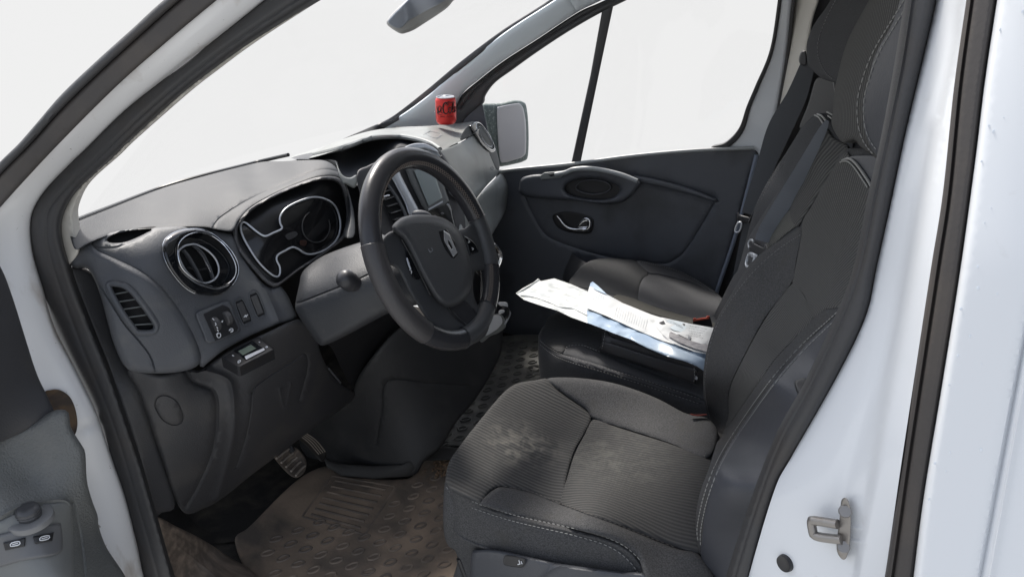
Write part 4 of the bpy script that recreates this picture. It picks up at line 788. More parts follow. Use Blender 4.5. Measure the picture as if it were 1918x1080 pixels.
# =================================================================== SEATS
ds = thing('driver_seat', 'black cloth driver seat with ribbed cushion, dusty stain and white-stitched leather bolster', 'seat', (.3, -.40, 0))
SC1 = Surf((838, 890, 'y', -.62), (1040, 712, 'y', -.19), (900, 790, 'y', -.42), (1075, 850, 'y', -.40), (1107, 784, 'y', -.245), (1051, 943, 'y', -.56), (1320, 858, 'x', .50), (1305, 1000, 'x', .53),
           (1200, 900, 'z', .415), (1153, 719, 'y', -.165), (1283, 774, 'y', -.165), (1100, 965, 'y', -.615), (1240, 1050, 'y', -.62), (940, 920, 'y', -.59))
cs_all = [(835, 898), (842, 865), (864, 832), (905, 780), (942, 737), (968, 719), (1024, 709), (1079, 708), (1153, 719), (1227, 745), (1283, 774), (1327, 786), (1350, 820), (1400, 900), (1400, 1100), (1225, 1100), (1194, 1043), (1153, 1013), (1079, 991), (968, 965), (900, 943), (857, 926), (838, 908)]
cu = patch('cushion', cs_all, SC1, fab, ds, off=-.012, edge=(8, .012), thick=.10, back=(.1, 0, -1))
EDG = (9, .009)
patch('front_insert', [(834, 900), (841, 865), (864, 831), (905, 779), (942, 736), (968, 718), (1000, 712), (1026, 709), (1042, 728), (1072, 750), (1098, 768), (1108, 783), (1094, 813), (1075, 847), (1061, 895), (1051, 943), (994, 922), (942, 911), (925, 915), (912, 925), (900, 941), (857, 925), (838, 909)], SC1, ribbed, cu, off=.004, edge=EDG, thick=.03)
patch('centre_insert', [(1112, 785), (1150, 797), (1190, 810), (1260, 832), (1322, 857), (1360, 900), (1350, 1040), (1309, 1036), (1264, 1024), (1153, 981), (1051, 945), (1062, 895), (1077, 848), (1096, 812)], SC1, ribbed2, cu, off=.004, edge=EDG, thick=.03)
patch('right_bolster', [(1024, 709), (1079, 707), (1153, 718), (1227, 744), (1283, 773), (1327, 784), (1345, 815), (1324, 858), (1260, 832), (1190, 809), (1112, 784), (1098, 767), (1072, 749), (1042, 727)], SC1, fab, cu, off=.008, edge=(12, .014), thick=.04)
patch('left_bolster', [(900, 943), (912, 926), (925, 916), (942, 911), (994, 921), (1051, 944), (1153, 981), (1264, 1025), (1310, 1037), (1340, 1100), (1225, 1100), (1194, 1043), (1153, 1013), (1079, 991), (968, 965)], SC1, fab, cu, off=.008, edge=(12, .014), thick=.04)
stitch('stitching', [[(1042, 726), (1079, 727), (1140, 743), (1227, 780), (1290, 826), (1322, 855)], [(945, 910), (994, 920), (1051, 942), (1153, 980), (1264, 1024)]], SC1, M('dark_thread', (.11, .10, .095), .8), cu, off=.006)
SSK = Surf((838, 905, 'y', -.62), (900, 943, 'y', -.63), (968, 965, 'y', -.635), (1079, 991, 'y', -.64), (1194, 1043, 'y', -.64), (831, 958, 'y', -.63), (857, 1043, 'y', -.60), (1000, 1045, 'y', -.65), (1210, 1100, 'y', -.65))
patch('skirt', [(835, 899), (857, 925), (900, 943), (968, 965), (1079, 991), (1153, 1013), (1194, 1043), (1225, 1100), (1230, 1160), (870, 1160), (857, 1043), (840, 1022), (832, 1000), (830, 955)], SSK, fab, cu, off=.004, edge=(9, .014), thick=.06, step=9,
      seams=[([(835, 905), (857, 935), (900, 953), (968, 975), (1079, 1001), (1150, 1024), (1185, 1052), (1200, 1090)], 2.5, .003)])
stitch('stitching', [[(837, 901), (857, 925), (900, 944), (968, 965), (1079, 990), (1153, 1013), (1194, 1043), (1219, 1082)], [(836, 911), (857, 937), (900, 956), (968, 977), (1079, 1003), (1143, 1024), (1180, 1052), (1205, 1088)]], SSK, thread, cu, off=.006)
pc = patch('side_cover', [(884, 1034), (890, 1029), (931, 1029), (1000, 1044), (1040, 1053), (1095, 1061), (1160, 1070), (1215, 1080), (1230, 1160), (905, 1160), (882, 1090)], SSK, M('seat_side_plastic', (.06, .064, .074), .42, bump=GR), ds, off=.03, edge=(7, .014), thick=.05,
           seams=[([(1000, 1095), (1018, 1078), (1035, 1064), (1060, 1058), (1110, 1064)], 4, -.006)])
patch('recline_switch', [(944, 1043), (950, 1039), (975, 1043), (984, 1047), (982, 1057), (975, 1062), (948, 1058), (943, 1053)], SSK, black, pc, off=.034, edge=(3, -.002))
glyph([[(972, 1048), (974, 1055)], [(974, 1055), (970, 1056)], [(976, 1050), (978, 1055)]], SSK, .0355, pc, .0009)
m = MB(); m.tube([at(860, 1045, 'y', -.6), at(885, 1110, 'y', -.6)], .006); m.build('seat_frame', black, ds)
# backrest
SBK = Surf((1343, 821, 'y', -.19), (1318, 721, 'y', -.18), (1330, 640, 'y', -.175), (1406, 514, 'y', -.175), (1500, 440, 'y', -.20), (1560, 580, 'y', -.60), (1305, 983, 'y', -.60), (1345, 860, 'y', -.59), (1440, 716, 'y', -.595),
           (1365, 740, 'y', -.26), (1483, 530, 'y', -.29), (1460, 640, 'y', -.42), (1400, 740, 'y', -.42), (1540, 480, 'y', -.40), (1570, 330, 'y', -.33), (1610, 330, 'y', -.42), (1640, 480, 'y', -.58), (1560, 720, 'y', -.66), (1400, 1000, 'y', -.67))
bk_all = [(1343, 822), (1324, 768), (1317, 715), (1323, 660), (1339, 607), (1359, 568), (1378, 536), (1400, 500), (1434, 468), (1500, 424), (1506, 408), (1520, 386), (1540, 350), (1562, 312), (1584, 280), (1640, 280), (1700, 300), (1700, 700), (1500, 1000), (1420, 1120), (1345, 1120), (1315, 1045), (1304, 985), (1310, 930), (1328, 875)]
bk = patch('backrest', bk_all, SBK, fab, ds, off=-.012, edge=(8, .014), thick=.12, back=(1, 0, .15))
patch('far_bolster', [(1343, 823), (1324, 770), (1317, 718), (1323, 660), (1338, 610), (1360, 567), (1379, 536), (1402, 502), (1434, 471), (1470, 447), (1500, 425), (1501, 445), (1491, 493), (1483, 530), (1434, 595), (1381, 693), (1365, 738), (1364, 780), (1352, 815)], SBK, fab, bk, off=.010, edge=(12, .016), thick=.04)
patch('upper_insert', [(1500, 442), (1504, 411), (1519, 388), (1539, 352), (1562, 314), (1584, 284), (1596, 300), (1628, 345), (1660, 400), (1660, 560), (1570, 577), (1546, 580), (1524, 597), (1506, 552), (1484, 531), (1491, 493)], SBK, ribbed_b, bk, off=.004, edge=(8, .008), thick=.03)
patch('lower_insert', [(1484, 531), (1505, 551), (1523, 597), (1490, 632), (1451, 674), (1410, 732), (1385, 768), (1362, 800), (1352, 815), (1364, 780), (1365, 738), (1381, 693), (1434, 595)], SBK, ribbed_b, bk, off=.004, edge=(8, .008), thick=.03)
patch('near_bolster', [(1660, 540), (1600, 556), (1570, 576), (1546, 579), (1523, 597), (1490, 632), (1451, 674), (1410, 732), (1385, 768), (1360, 802), (1345, 822), (1328, 875), (1309, 930), (1303, 985), (1312, 1040), (1322, 1000), (1330, 930), (1352, 868), (1388, 805), (1448, 722), (1510, 650), (1570, 590)], SBK, fab, bk, off=.012, edge=(9, .014), thick=.04)
patch('leather_bolster', [(1660, 520), (1600, 560), (1560, 594), (1504, 650), (1443, 720), (1382, 805), (1346, 866), (1324, 930), (1313, 985), (1313, 1040), (1330, 1110), (1420, 1120), (1500, 1000), (1700, 700)], SBK, hide, bk, off=.014, edge=(10, .012), thick=.05)
stitch('stitching', [[(1600, 553), (1565, 587), (1504, 643), (1443, 712), (1382, 798), (1345, 859), (1320, 922), (1306, 985), (1308, 1015)], [(1600, 562), (1567, 596), (1510, 651), (1450, 719), (1389, 805), (1352, 866), (1327, 928), (1313, 988), (1312, 1020)]], SBK, thread, bk, off=.0145, dash=.008, gap=.0035, r=.0009)
stitch('stitching', [[(1342, 818), (1326, 768), (1320, 718), (1327, 660), (1342, 610), (1367, 565), (1408, 512), (1456, 468), (1500, 439)]], SBK, M('mid_thread', (.2, .2, .2), .8), bk, off=.010, r=.0006)
line('shoulder_piping', [(1578, 301), (1590, 297), (1603, 306), (1618, 326), (1630, 345), (1640, 365)], SBK, .0022, M('piping', (.24, .24, .23), .5), bk, off=.010)
line('shoulder_piping', [(1574, 304), (1586, 302), (1598, 311), (1613, 332), (1625, 351)], SBK, .0013, bpy.data.materials['piping'], bk, off=.009)
patch('shoulder', [(1584, 297), (1605, 291), (1640, 290), (1680, 300), (1660, 400), (1640, 365), (1625, 337), (1604, 307)], SBK, hide, bk, off=.004, edge=(6, .01), thick=.04)
patch('recline_lever', [(1488, 718), (1496, 709), (1510, 709), (1512, 725), (1496, 738)], SBK, black, bk, off=.03, edge=(4, .006))
# headrest
SHR = Surf((1565, 170, 'y', -.30), (1590, 70, 'y', -.30), (1620, 120, 'y', -.44), (1640, 290, 'y', -.50), (1600, 200, 'y', -.42), (1680, 60, 'y', -.55), (1690, 200, 'y', -.58), (1570, 240, 'y', -.33), (1640, -40, 'y', -.42))
hd = patch('headrest', [(1560, 208), (1562, 180), (1567, 150), (1585, 84), (1612, 29), (1640, -15), (1690, -60), (1760, -60), (1760, 320), (1660, 310), (1636, 292), (1612, 275), (1600, 262), (1580, 268), (1565, 250), (1557, 230)], SHR, ribbed_b, ds, edge=(16, .03), thick=.10, back=(1, 0, .1), step=9)
patch('leather_wing', [(1705, -50), (1672, 40), (1640, 100), (1625, 150), (1616, 190), (1616, 230), (1625, 265), (1642, 292), (1665, 312), (1760, 320), (1760, -50)], SHR, hide, hd, off=.004, edge=(8, .008), thick=.03)
stitch('stitching', [[(1700, -10), (1666, 45), (1634, 100), (1615, 150), (1606, 190), (1607, 232), (1617, 265), (1636, 290)], [(1712, -10), (1678, 45), (1646, 100), (1627, 150), (1618, 190), (1619, 232), (1629, 263), (1645, 285)]], SHR, thread, hd, off=.006, dash=.008, gap=.0035, r=.0009)

# passenger bench
pb = thing('passenger_bench', 'dark double passenger bench seat with stitched front edge, papers lying across it', 'seat', (.25, .35, 0))
SPB = Surf((1067, 533, 'y', .38), (1104, 490, 'y', .60), (1193, 490, 'y', .66), (1342, 549, 'y', .66), (1197, 533, 'z', .40), (1193, 561, 'z', .41), (1344, 602, 'z', .41), (1010, 634, 'z', .38), (1038, 590, 'z', .40), (1148, 692, 'y', -.03), (1056, 656, 'y', .01), (1231, 719, 'y', -.035), (1310, 740, 'y', -.04))
pcu = patch('cushion', [(1008, 637), (1015, 615), (1038, 590), (1060, 550), (1067, 530), (1079, 510), (1104, 489), (1144, 483), (1193, 489), (1246, 499), (1290, 516), (1342, 548), (1370, 600), (1370, 780), (1310, 745), (1231, 719), (1148, 692), (1060, 665), (1028, 651)], SPB, fab_p, pb, edge=(8, .012), thick=.12, back=(.1, 0, -1), step=9,
            seams=[([(1056, 656), (1062, 649), (1078, 645), (1089, 647), (1127, 661), (1200, 690), (1300, 725)], 2, .004)])
fabr = M('passenger_ribbed', (.054, .055, .057), 1., spec=.03, bump=(700, .3, .001), rib=((0, 1, .1), .0085, .5, (.062, .062, .062)))
patch('front_insert', [(1067, 533), (1079, 511), (1104, 490), (1144, 484), (1193, 489), (1215, 512), (1203, 524), (1197, 540), (1194, 566), (1165, 556), (1120, 545)], SPB, fabr, pcu, off=.010, edge=(8, .012), thick=.03)
patch('centre_insert', [(1205, 518), (1220, 514), (1240, 516), (1307, 534), (1346, 555), (1350, 606), (1297, 595), (1235, 577), (1194, 562), (1197, 540)], SPB, fab_p, pcu, off=.008, edge=(8, .012), thick=.03)
patch('far_bolster', [(1193, 488), (1246, 498), (1290, 515), (1342, 547), (1352, 565), (1307, 534), (1240, 515), (1215, 511)], SPB, fab_p, pcu, off=.012, edge=(6, .012), thick=.03)
patch('divide', [(1150, 553), (1175, 555), (1235, 577), (1297, 595), (1345, 606), (1345, 614), (1295, 606), (1230, 590), (1160, 566)], SPB, M('dusty_cloth', (.06, .058, .05), .95, bump=(700, .5)), pcu, off=.02, edge=(4, .008), thick=.03)
patch('near_insert', [(1012, 634), (1019, 612), (1040, 588), (1120, 610), (1150, 640), (1127, 660), (1089, 646), (1078, 644), (1062, 648), (1052, 660), (1030, 650)], SPB, fabr, pcu, off=.006, edge=(6, .008), thick=.03)
SPK = Surf((1010, 637, 'z', .38), (1060, 668, 'y', -.02), (1148, 695, 'y', -.04), (1310, 748, 'y', -.05), (1012, 705, 'z', .28), (1100, 750, 'y', -.03), (1330, 840, 'y', -.06))
patch('skirt', [(1009, 638), (1028, 652), (1060, 667), (1148, 694), (1231, 721), (1310, 747), (1370, 780), (1370, 880), (1200, 860), (1060, 790), (1018, 730), (1010, 690)], SPK, fab_p, pcu, edge=(6, .010), thick=.06, back=(.3, 1, -.2), seams=[([(1012, 645), (1030, 660), (1060, 676), (1148, 703), (1231, 730), (1310, 756)], 2, .003)])
stitch('stitching', [[(1011, 637), (1028, 651), (1060, 666), (1148, 693), (1231, 719), (1315, 748)], [(1012, 645), (1030, 660), (1060, 675), (1148, 702), (1231, 729), (1315, 757)]], SPK, bpy.data.materials['mid_thread'], pcu, off=.003, r=.0008)
stitch('stitching', [[(1193, 489), (1246, 500), (1290, 516), (1342, 549)], [(1058, 654), (1066, 647), (1089, 646), (1127, 660)]], SPB, bpy.data.materials['mid_thread'], pcu, off=.014, r=.0008)
# backrests of the bench
SM1 = Surf((1525, 217, 'y', .10), (1550, 222, 'y', .04), (1468, 313, 'y', .16), (1465, 340, 'y', .16), (1380, 520, 'y', .18), (1530, 300, 'y', .02), (1480, 420, 'y', -.02), (1390, 560, 'y', .10), (1420, 560, 'y', -.02), (1590, 260, 'y', -.02), (1340, 610, 'x', .40))
SM2 = Surf((1477, 281, 'y', .34), (1424, 367, 'y', .36), (1440, 330, 'y', .42), (1390, 470, 'y', .44), (1350, 560, 'y', .50), (1345, 600, 'y', .45), (1400, 560, 'y', .30), (1500, 200, 'y', .34), (1460, 400, 'y', .25))
pb2 = patch('far_backrest', [(1512, 205), (1522, 216), (1500, 300), (1470, 420), (1420, 560), (1380, 640), (1340, 640), (1346, 600), (1362, 555), (1384, 500), (1396, 455), (1408, 410), (1424, 366), (1450, 322), (1478, 277), (1500, 240)], SM2, fab_p, pb, edge=(8, .014), thick=.10, back=(1, 0, .1))
stitch('stitching', [[(1478, 281), (1450, 320), (1424, 367), (1400, 420)], [(1472, 300), (1446, 335), (1424, 378)]], SM2, bpy.data.materials['mid_thread'], pb2, off=.003, r=.0008)
mb_ = patch('middle_backrest', [(1524, 217), (1535, 212), (1552, 220), (1575, 255), (1600, 262), (1590, 300), (1560, 340), (1530, 400), (1500, 450), (1440, 520), (1380, 600), (1340, 640), (1335, 600), (1352, 560), (1372, 520), (1385, 500), (1400, 450), (1430, 400), (1462, 350), (1464, 330), (1475, 285), (1500, 243)], SM1, fab_p, pb, edge=(10, .016), thick=.10, back=(1, 0, .1))
patch('middle_insert', [(1545, 240), (1562, 258), (1590, 275), (1575, 305), (1545, 345), (1520, 385), (1505, 408), (1495, 425), (1484, 418), (1478, 402), (1482, 385), (1500, 340), (1525, 285)], SM1, ribbed_b, mb_, off=.012, edge=(8, .010), thick=.03)
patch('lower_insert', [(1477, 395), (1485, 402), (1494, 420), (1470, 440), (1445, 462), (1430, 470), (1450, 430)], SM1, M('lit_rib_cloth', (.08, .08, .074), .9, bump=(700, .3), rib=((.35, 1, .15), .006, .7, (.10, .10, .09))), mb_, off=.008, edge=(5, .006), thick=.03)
line('shoulder_piping', [(1526, 216), (1534, 220), (1542, 232)], SM1, .002, bpy.data.materials['piping'], mb_, off=.006); line('shoulder_piping', [(1531, 214), (1540, 218), (1548, 228)], SM1, .002, bpy.data.materials['piping'], mb_, off=.006)
line('shoulder_piping', [(1549, 210), (1557, 214), (1563, 219)], SM1, .0018, bpy.data.materials['piping'], mb_, off=.012); line('shoulder_piping', [(1551, 217), (1558, 222), (1564, 225)], SM1, .0018, bpy.data.materials['piping'], mb_, off=.012)
SH2 = Surf((1515, 100, 'y', .16), (1550, 20, 'y', .10), (1534, 143, 'y', .08), (1580, 100, 'y', .0), (1600, -20, 'y', .0), (1620, 60, 'y', -.06))
h2 = patch('headrest', [(1511, 100), (1512, 78), (1525, 46), (1545, 18), (1560, -5), (1590, -40), (1660, -50), (1660, 120), (1600, 160), (1562, 154), (1548, 150), (1534, 143), (1514, 122)], SH2, fab_p, pb, edge=(12, .025), thick=.10, back=(1, 0, .1))
stitch('stitching', [[(1568, -5), (1550, 30), (1535, 68), (1531, 92), (1534, 112), (1545, 135), (1560, 149)]], SH2, bpy.data.materials['mid_thread'], h2, off=.003, r=.0008)
m = MB(); m.tube([at(1545, 140, 'y', .06)+np.array([.02, 0, 0]), at(1548, 230, 'y', .06)+np.array([.03, 0, 0])], .007); m.build('headrest_post', black, pb)
patch('back_panel', [(1528, 150), (1545, 148), (1560, 155), (1562, 225), (1540, 215), (1524, 217), (1504, 236), (1498, 236), (1514, 195)], Surf((1500, 140, 'y', .30), (1560, 155, 'y', .10), (1540, 215, 'y', .12), (1470, 290, 'y', .34), (1500, 240, 'y', .22)), M('seat_back_grey', (.03, .03, .031), .7), pb, off=-.03, thick=.02)

# =================================================================== SEAT BELTS
def belt_strip(name, S, ctr, halfw, mat, parent, off):
    """flat webbing: centre line pixels with half widths in metres across the picture plane"""
    q = cat([(*c, h_) for c, h_ in zip(ctr, halfw)], step=5); P_ = lift(S, q[:, 0], q[:, 1], off); T = np.gradient(P_, axis=0); V = []; 
    for p, t_, h_ in zip(P_, T, q[:, 2]):
        d = np.cross(t_, CAM-p); d /= np.linalg.norm(d); nn = np.cross(d, t_); nn /= np.linalg.norm(nn)
        V += [p-d*h_, p+nn*.0006, p+d*h_, p-nn*.0012]
    n = len(P_); F = [(4*i+k, 4*i+(k+1) % 4, 4*i+4+(k+1) % 4, 4*i+4+k) for i in range(n-1) for k in range(4)]
    return mesh_obj(name, V, F, mat, parent, 30)
SV1 = Surf((1515, 115, 'y', .62), (1395, 405, 'y', .60), (1440, 300, 'y', .62), (1480, 120, 'y', .64), (1380, 560, 'y', .58), (1500, 300, 'y', .58))
b1_ = thing('seat_belt', 'wide dark seat belt hanging from the far door pillar to a tongue, passenger side', 'seat belt', at(1450, 260, 'y', .62), 'seat belts over the passenger bench')
belt_strip('webbing', SV1, [(1514, 118), (1492, 180), (1461, 240), (1438, 300), (1415, 360), (1400, 400)], [.018, .026, .032, .026, .020, .016], belt_d, b1_, .03)
patch('belt_anchor', [(1496, 112), (1500, 98), (1508, 95), (1511, 105), (1510, 122), (1500, 122)], SV1, black, b1_, off=.04, edge=(3, .006), thick=.03)
patch('tongue_body', [(1382, 398), (1387, 402), (1404, 407), (1406, 413), (1402, 418), (1392, 417), (1381, 412)], SV1, black, b1_, off=.045, edge=(3, .005), thick=.015)
line('tongue_plate', [(1382, 418), (1389, 418), (1385, 433), (1377, 433)], SV1, .003, satin, b1_, off=.045, closed=True, step=2)
belt_strip('lower_webbing', SV1, [(1400, 418), (1390, 470), (1380, 520), (1372, 570)], [.012, .012, .012, .012], belt_d, b1_, .025)
b2_ = thing('seat_belt', 'grey seat belt strap slanting down the middle backrest to a buckle tongue', 'seat belt', at(1480, 340, 'y', .1), 'seat belts over the passenger bench')
belt_strip('webbing', SM1, [(1550, 226), (1540, 245), (1513, 297), (1474, 368), (1437, 430), (1428, 452)], [.003, .008, .012, .017, .017, .016], belt, b2_, .05)
patch('tongue_body', [(1401, 453), (1407, 448), (1411, 454), (1420, 459), (1430, 463), (1433, 457), (1437, 462), (1434, 472), (1424, 477), (1410, 473), (1401, 464)], SM1, black, b2_, off=.065, edge=(3, .006), thick=.015)
line('tongue_loop', [(1403, 464), (1402, 454), (1407, 448), (1411, 452)], SM1, .0022, satin, b2_, off=.066)
line('tongue_plate', [(1403, 476), (1414, 480), (1407, 499), (1398, 496)], SM1, .0035, satin, b2_, off=.062, closed=True, step=2)
patch('tongue_plate', [(1406, 473), (1419, 477), (1414, 482), (1406, 480)], SM1, satin, b2_, off=.062, thick=.003)
SBU = Surf((1313, 593, 'z', .47), (1298, 600, 'z', .465), (1335, 615, 'z', .44), (1300, 615, 'z', .44))
bu = thing('belt_buckle', 'black seat belt buckle with red release button at the rear of the bench', 'buckle', at(1315, 605, 'z', .45), 'seat belt buckles')
patch('buckle_body', [(1297, 597), (1329, 591), (1332, 600), (1336, 614), (1310, 610), (1298, 606)], SBU, black, bu, off=.01, edge=(2, .004), thick=.025, sm=False)
patch('release_button', [(1298, 596), (1303, 595), (1304, 597), (1323, 594), (1324, 591), (1329, 591), (1328, 597), (1299, 602)], SBU, red, bu, off=.014, edge=(1.5, .002), thick=.008, sm=False)
b3 = Surf((1300, 776, 'z', .42), (1330, 776, 'z', .42), (1320, 785, 'z', .41))
bu2 = thing('belt_buckle', 'red tip of a seat belt buckle sunk between driver cushion and backrest', 'buckle', at(1310, 777, 'z', .42), 'seat belt buckles')
patch('release_button', [(1294, 774), (1303, 776), (1322, 775), (1323, 777), (1309, 779), (1295, 777)], b3, M('dull_red_button', (.20, .035, .025), .5), bu2, off=.004, edge=(1.5, .002), thick=.01)

# =================================================================== THINGS ON THE BENCH
SBG = Surf((1130, 619, 'z', .455), (1127, 645, 'z', .43), (1125, 656, 'z', .41), (1302, 690, 'z', .455), (1302, 717, 'z', .415), (1220, 650, 'z', .46), (1210, 680, 'z', .42))
bg = thing('document_case', 'flat black stitched leather document case under the papers on the bench', 'document case', at(1210, 670, 'z', .42))
patch('case_front', [(1129, 640), (1150, 643), (1215, 664), (1302, 690), (1306, 700), (1303, 719), (1295, 717), (1210, 686), (1124, 658), (1124, 650)], SBG, case_m, bg, off=.02, edge=(4, .008), thick=.05, seams=[([(1130, 640), (1126, 657)], 1.5, .002)])
patch('case_flap', [(1130, 620), (1140, 618), (1150, 630), (1230, 655), (1305, 682), (1304, 692), (1215, 666), (1150, 645), (1128, 642)], SBG, case_m, bg, off=.016, edge=(3, .006), thick=.02)
stitch('stitching', [[(1133, 622), (1130, 640), (1127, 655)], [(1300, 688), (1301, 705), (1299, 716)]], SBG, thread, bg, off=.022, r=.0007)
patch('zip_pull', [(1303, 703), (1307, 706), (1306, 711), (1302, 710)], SBG, satin, bg, off=.024, sm=False)
SPA = Surf((966, 549, 'z', .485), (1008, 522, 'z', .475), (1038, 522, 'z', .475), (1098, 545, 'z', .475), (1098, 604, 'z', .48), (1043, 581, 'z', .485), (1137, 550, 'z', .49), (1166, 567, 'z', .485), (1294, 608, 'z', .48), (1339, 614, 'z', .48), (1325, 663, 'z', .49), (1258, 646, 'z', .49), (1177, 629, 'z', .485), (1321, 694, 'z', .46), (1241, 663, 'z', .475))
ev = thing('plastic_envelope', 'crumpled clear plastic sleeve of white papers sticking out over the bench front', 'envelope', at(1030, 550, 'z', .48))
wr = lambda X, Y: .006*np.sin(X*.09+Y*.21)*np.sin(Y*.13-X*.05)+.0015*np.sin(X*.31)*np.sin(Y*.4+X*.1)
patch('sleeve', [(966, 549), (978, 540), (1000, 528), (1008, 521), (1013, 526), (1038, 521), (1070, 532), (1100, 545), (1118, 575), (1140, 610), (1130, 616), (1098, 604), (1070, 594), (1043, 581), (1010, 571), (981, 561)], SPA, plasticbag, ev, thick=.006, step=3, extra=lambda X, Y: wr(X, Y)*.7, sm=False)
line('sleeve_seal', [(968, 549), (985, 539), (1009, 524)], SPA, .0022, plasticbag, ev, off=.003); line('sleeve_crease', [(975, 553), (1000, 556), (1030, 566), (1050, 575), (1075, 578), (1100, 590)], SPA, .0016, M('sleeve_fold', (.55, .57, .56), .4), ev, off=.004)
fo_ = thing('plastic_folder', 'pale blue translucent plastic folder curling under the loose sheets on the bench', 'folder', at(1240, 650, 'z', .47))
patch('folder_sheet', [(1099, 580), (1131, 592), (1190, 612), (1250, 635), (1327, 660), (1324, 680), (1321, 696), (1294, 680), (1241, 664), (1181, 635), (1150, 624), (1131, 616), (1100, 604)], SPA, folder_m, fo_, off=.003, thick=.003, step=4, extra=wr, sm=False)
patch('folder_flap', [(1181, 634), (1196, 621), (1230, 632), (1262, 648), (1322, 672), (1321, 694), (1294, 680), (1241, 664)], SPA, folder_m, fo_, off=.010, edge=(5, .006), thick=.003, step=4)
sh = thing('printed_sheet', 'long white printed sheet with a curled corner lying over the blue folder', 'paper sheet', at(1170, 580, 'z', .49))
patch('sheet', [(1098, 558), (1104, 536), (1120, 540), (1137, 551), (1166, 567), (1221, 589), (1270, 604), (1272, 640), (1262, 644), (1241, 638), (1189, 616), (1137, 592), (1100, 577), (1097, 568)], SPA, paper, sh, off=.014, thick=.002, step=4, extra=lambda X, Y: -.012*np.exp(-((X-1105)/12)**2)*np.exp(-((Y-535)/14)**2)+wr(X, Y)*.4, sm=False)
patch('curled_corner', [(1104, 537), (1106, 530), (1110, 527), (1120, 535), (1137, 551), (1128, 548)], SPA, folder_m, sh, off=.022, thick=.002, step=2, sm=False)
m = MB()
def textrows(x0, y0, dxr, dyr, dxl, dyl, n, S, off, r=.0006, words=5):
    for i in range(n):
        u = 0
        while u < 1:
            v_ = min(1, u+rng.uniform(.06, .2)); a = np.array((x0+dxr*i+dxl*u, y0+dyr*i+dyl*u)); b = np.array((x0+dxr*i+dxl*v_, y0+dyr*i+dyl*v_))
            m.tube(lift(S, [a[0], b[0]], [a[1], b[1]], off), r, 4); u = v_+.04
textrows(1110, 545, 4.2, 1.9, -4, 17, 6, SPA, .0162, .0004); textrows(1156, 574, 4.4, 1.8, -5, 19, 14, SPA, .0162, .0004)
m.build('print', M('faint_print', (.42, .44, .46), .8), sh)
lf = thing('printed_leaflet', 'folded white leaflet with grey photo strip at the rear end of the papers', 'leaflet', at(1300, 635, 'z', .49))
patch('leaflet_page', [(1218, 598), (1240, 594), (1294, 606), (1339, 614), (1336, 632), (1330, 648), (1300, 640), (1270, 625), (1256, 640), (1240, 625)], SPA, paper, lf, off=.018, thick=.003, step=4, extra=wr, sm=False)
patch('leaflet_inner', [(1255, 628), (1262, 643), (1300, 658), (1325, 663), (1327, 655), (1296, 645)], SPA, paper, lf, off=.016, thick=.004, sm=False)
patch('photo_strip', [(1254, 622), (1257, 621), (1285, 634), (1310, 643), (1329, 646), (1326, 659), (1300, 652), (1272, 641), (1253, 630)], SPA, M('photo_grey', (.20, .19, .20), .5, var=(80, (.32, .31, .31))), lf, off=.024, thick=.003, sm=False)
m = MB(); textrows(1245, 597, 1.2, 2.6, 18, 5, 3, SPA, .0215, .0004); textrows(1292, 610, -1.8, 4.2, 32, 6, 5, SPA, .0215, .0004); textrows(1263, 604, 1.5, 2.4, 14, 6, 3, SPA, .0215, .0004)
m.build('print', ink, lf)
patch('print_block', [(1234, 604), (1243, 600), (1247, 607), (1240, 608)], SPA, ink_d, lf, off=.0215, thick=.001, sm=False); patch('print_block', [(1289, 629), (1294, 630), (1293, 635), (1288, 634)], SPA, ink, lf, off=.0215, thick=.001, sm=False); patch('print_block', [(1278, 605), (1285, 607), (1281, 610)], SPA, ink_d, lf, off=.0215, thick=.001, sm=False)
patch('blue_cover', [(1247, 596), (1292, 606), (1278, 622), (1262, 618), (1252, 612)], SPA, M('pale_blue_cover', (.52, .58, .62), .4), lf, off=.0195, thick=.002, sm=False)

# =================================================================== DRINK CAN
cb = at(836, 231, 'y', .58); CR = .0335; CH = .086
cn = thing('drink_can', 'red soft drink can with black script lettering on the far corner of the dashboard', 'drink can', cb)
m = MB(); m.lathe(cb, (0, 0, 1), [(0, .002), (.024, .002), (.027, 0), (CR*.93, .005), (CR, .012), (CR, CH-.013), (CR*.97, CH-.009), (.0285, CH-.003)], 48); m.build('can_body', can_red, cn)
m = MB(); m.lathe(cb, (0, 0, 1), [(.0285, CH-.003), (.0292, CH-.001), (.0285, CH), (.0265, CH-.0005), (.0255, CH-.004), (0, CH-.004)], 40); lid = m.build('can_lid', satin, cn)
dirc = CAM-cb; a_c = math.atan2(dirc[1], dirc[0])
def can_pt(u, v, r=CR+.0004): # u mm to the right as seen, v mm up
    a = a_c+u/1000/CR; return cb+np.array([r*math.cos(a), r*math.sin(a), v/1000])
m = MB()
t_ = np.linspace(0, 2*math.pi, 14, endpoint=False)
m.tube([cb+np.array([.011*math.cos(t)-.002, .008*math.sin(t), CH+.002+.003*math.cos(t)]) for t in t_], .0014, 6, True); m.build('ring_pull', satin, lid)
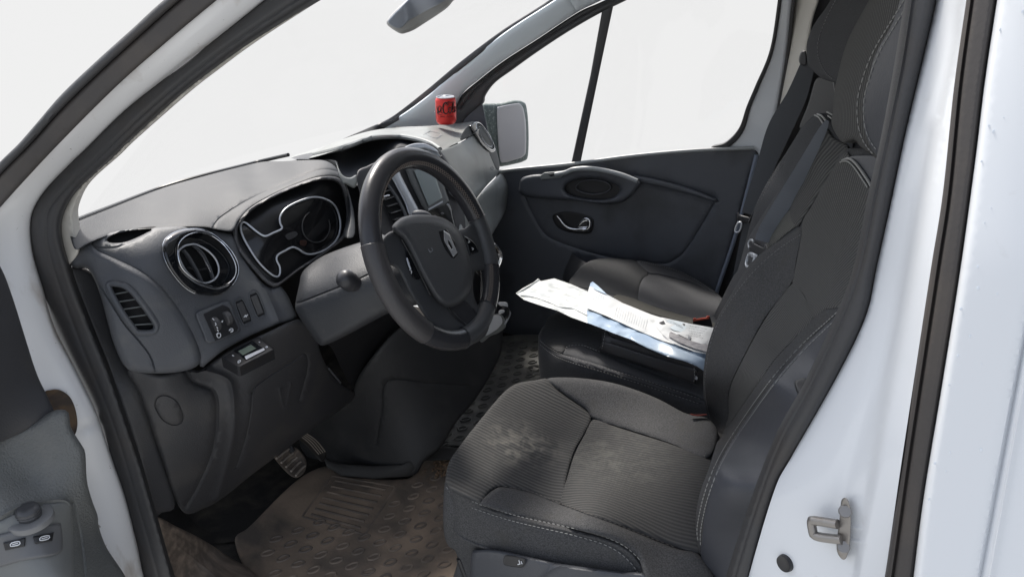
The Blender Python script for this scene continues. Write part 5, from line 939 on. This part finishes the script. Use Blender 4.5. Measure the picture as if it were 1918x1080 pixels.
def script(strokes, name, mat, parent, r):
    m = MB()
    for st_, wd in strokes:
        q = cat(st_, n=max(8, len(st_)*5)); n = len(q)
        for k in range(n-1):
            pass
        P_ = np.array([can_pt(a, b) for a, b in q]); m.tube(P_, [r*wd*(.55+.45*abs(math.sin(math.pi*k/(n-1)*1.0+.3))) for k in range(n)], 6)
    return m.build(name, mat, parent)
script([([(-33, 58), (-30, 44), (-26, 38), (-22, 44)], 1), ([(-16, 58), (-22, 60), (-27, 50), (-24, 40), (-19, 44), (-14, 58), (-16, 42), (-12, 38), (-8, 42)], 1.1),   # ...a
        ([(4, 66), (2, 72), (-5, 68), (-9, 54), (-6, 40), (2, 37), (10, 45)], 1.7), ([(-3, 62), (8, 74), (18, 70), (26, 74), (34, 69)], .7), ([(2, 62), (8, 66), (7, 74)], .7),   # C with its swash
        ([(15, 56), (10, 54), (9, 44), (13, 38), (18, 44), (18, 54), (15, 56), (20, 58)], 1.1),   # o
        ([(21, 44), (27, 56), (28, 70), (24, 66), (22, 48), (24, 38), (28, 42)], 1.0),   # l
        ([(37, 56), (32, 56), (30, 46), (32, 38), (36, 44), (38, 56), (38, 42), (42, 40)], 1.0), ([(-34, 40), (-26, 34), (-14, 33)], .8)], 'lettering', M('can_black', (.01, .008, .008), .3, .2), cn, .0015)
m = MB(); x = -20
for ch in ('Z', 'E', 'R', 'O', ' ', 'S', 'U', 'G', 'A', 'R'):
    G_ = {'Z': [[(0, 1), (1, 1), (0, 0), (1, 0)]], 'E': [[(1, 1), (0, 1), (0, 0), (1, 0)], [(0, .5), (.8, .5)]], 'R': [[(0, 0), (0, 1), (1, .9), (.9, .55), (0, .5), (1, 0)]], 'O': [[(.5, 1), (0, .5), (.5, 0), (1, .5), (.5, 1)]],
          'S': [[(1, .9), (.3, 1), (.1, .7), (.9, .35), (.7, 0), (0, .1)]], 'U': [[(0, 1), (.1, .1), (.5, 0), (.9, .1), (1, 1)]], 'G': [[(1, .9), (.4, 1), (0, .5), (.5, 0), (1, .2), (1, .5), (.6, .5)]], 'A': [[(0, 0), (.5, 1), (1, 0)], [(.2, .4), (.8, .4)]]}.get(ch, [])
    for s_ in G_: m.tube(np.array([can_pt(x+a*2.8, 25+b*4) for a, b in s_]), .0005, 4)
    x += 4.4
m.build('small_lettering', M('can_dark_red', (.16, .01, .01), .4), cn)
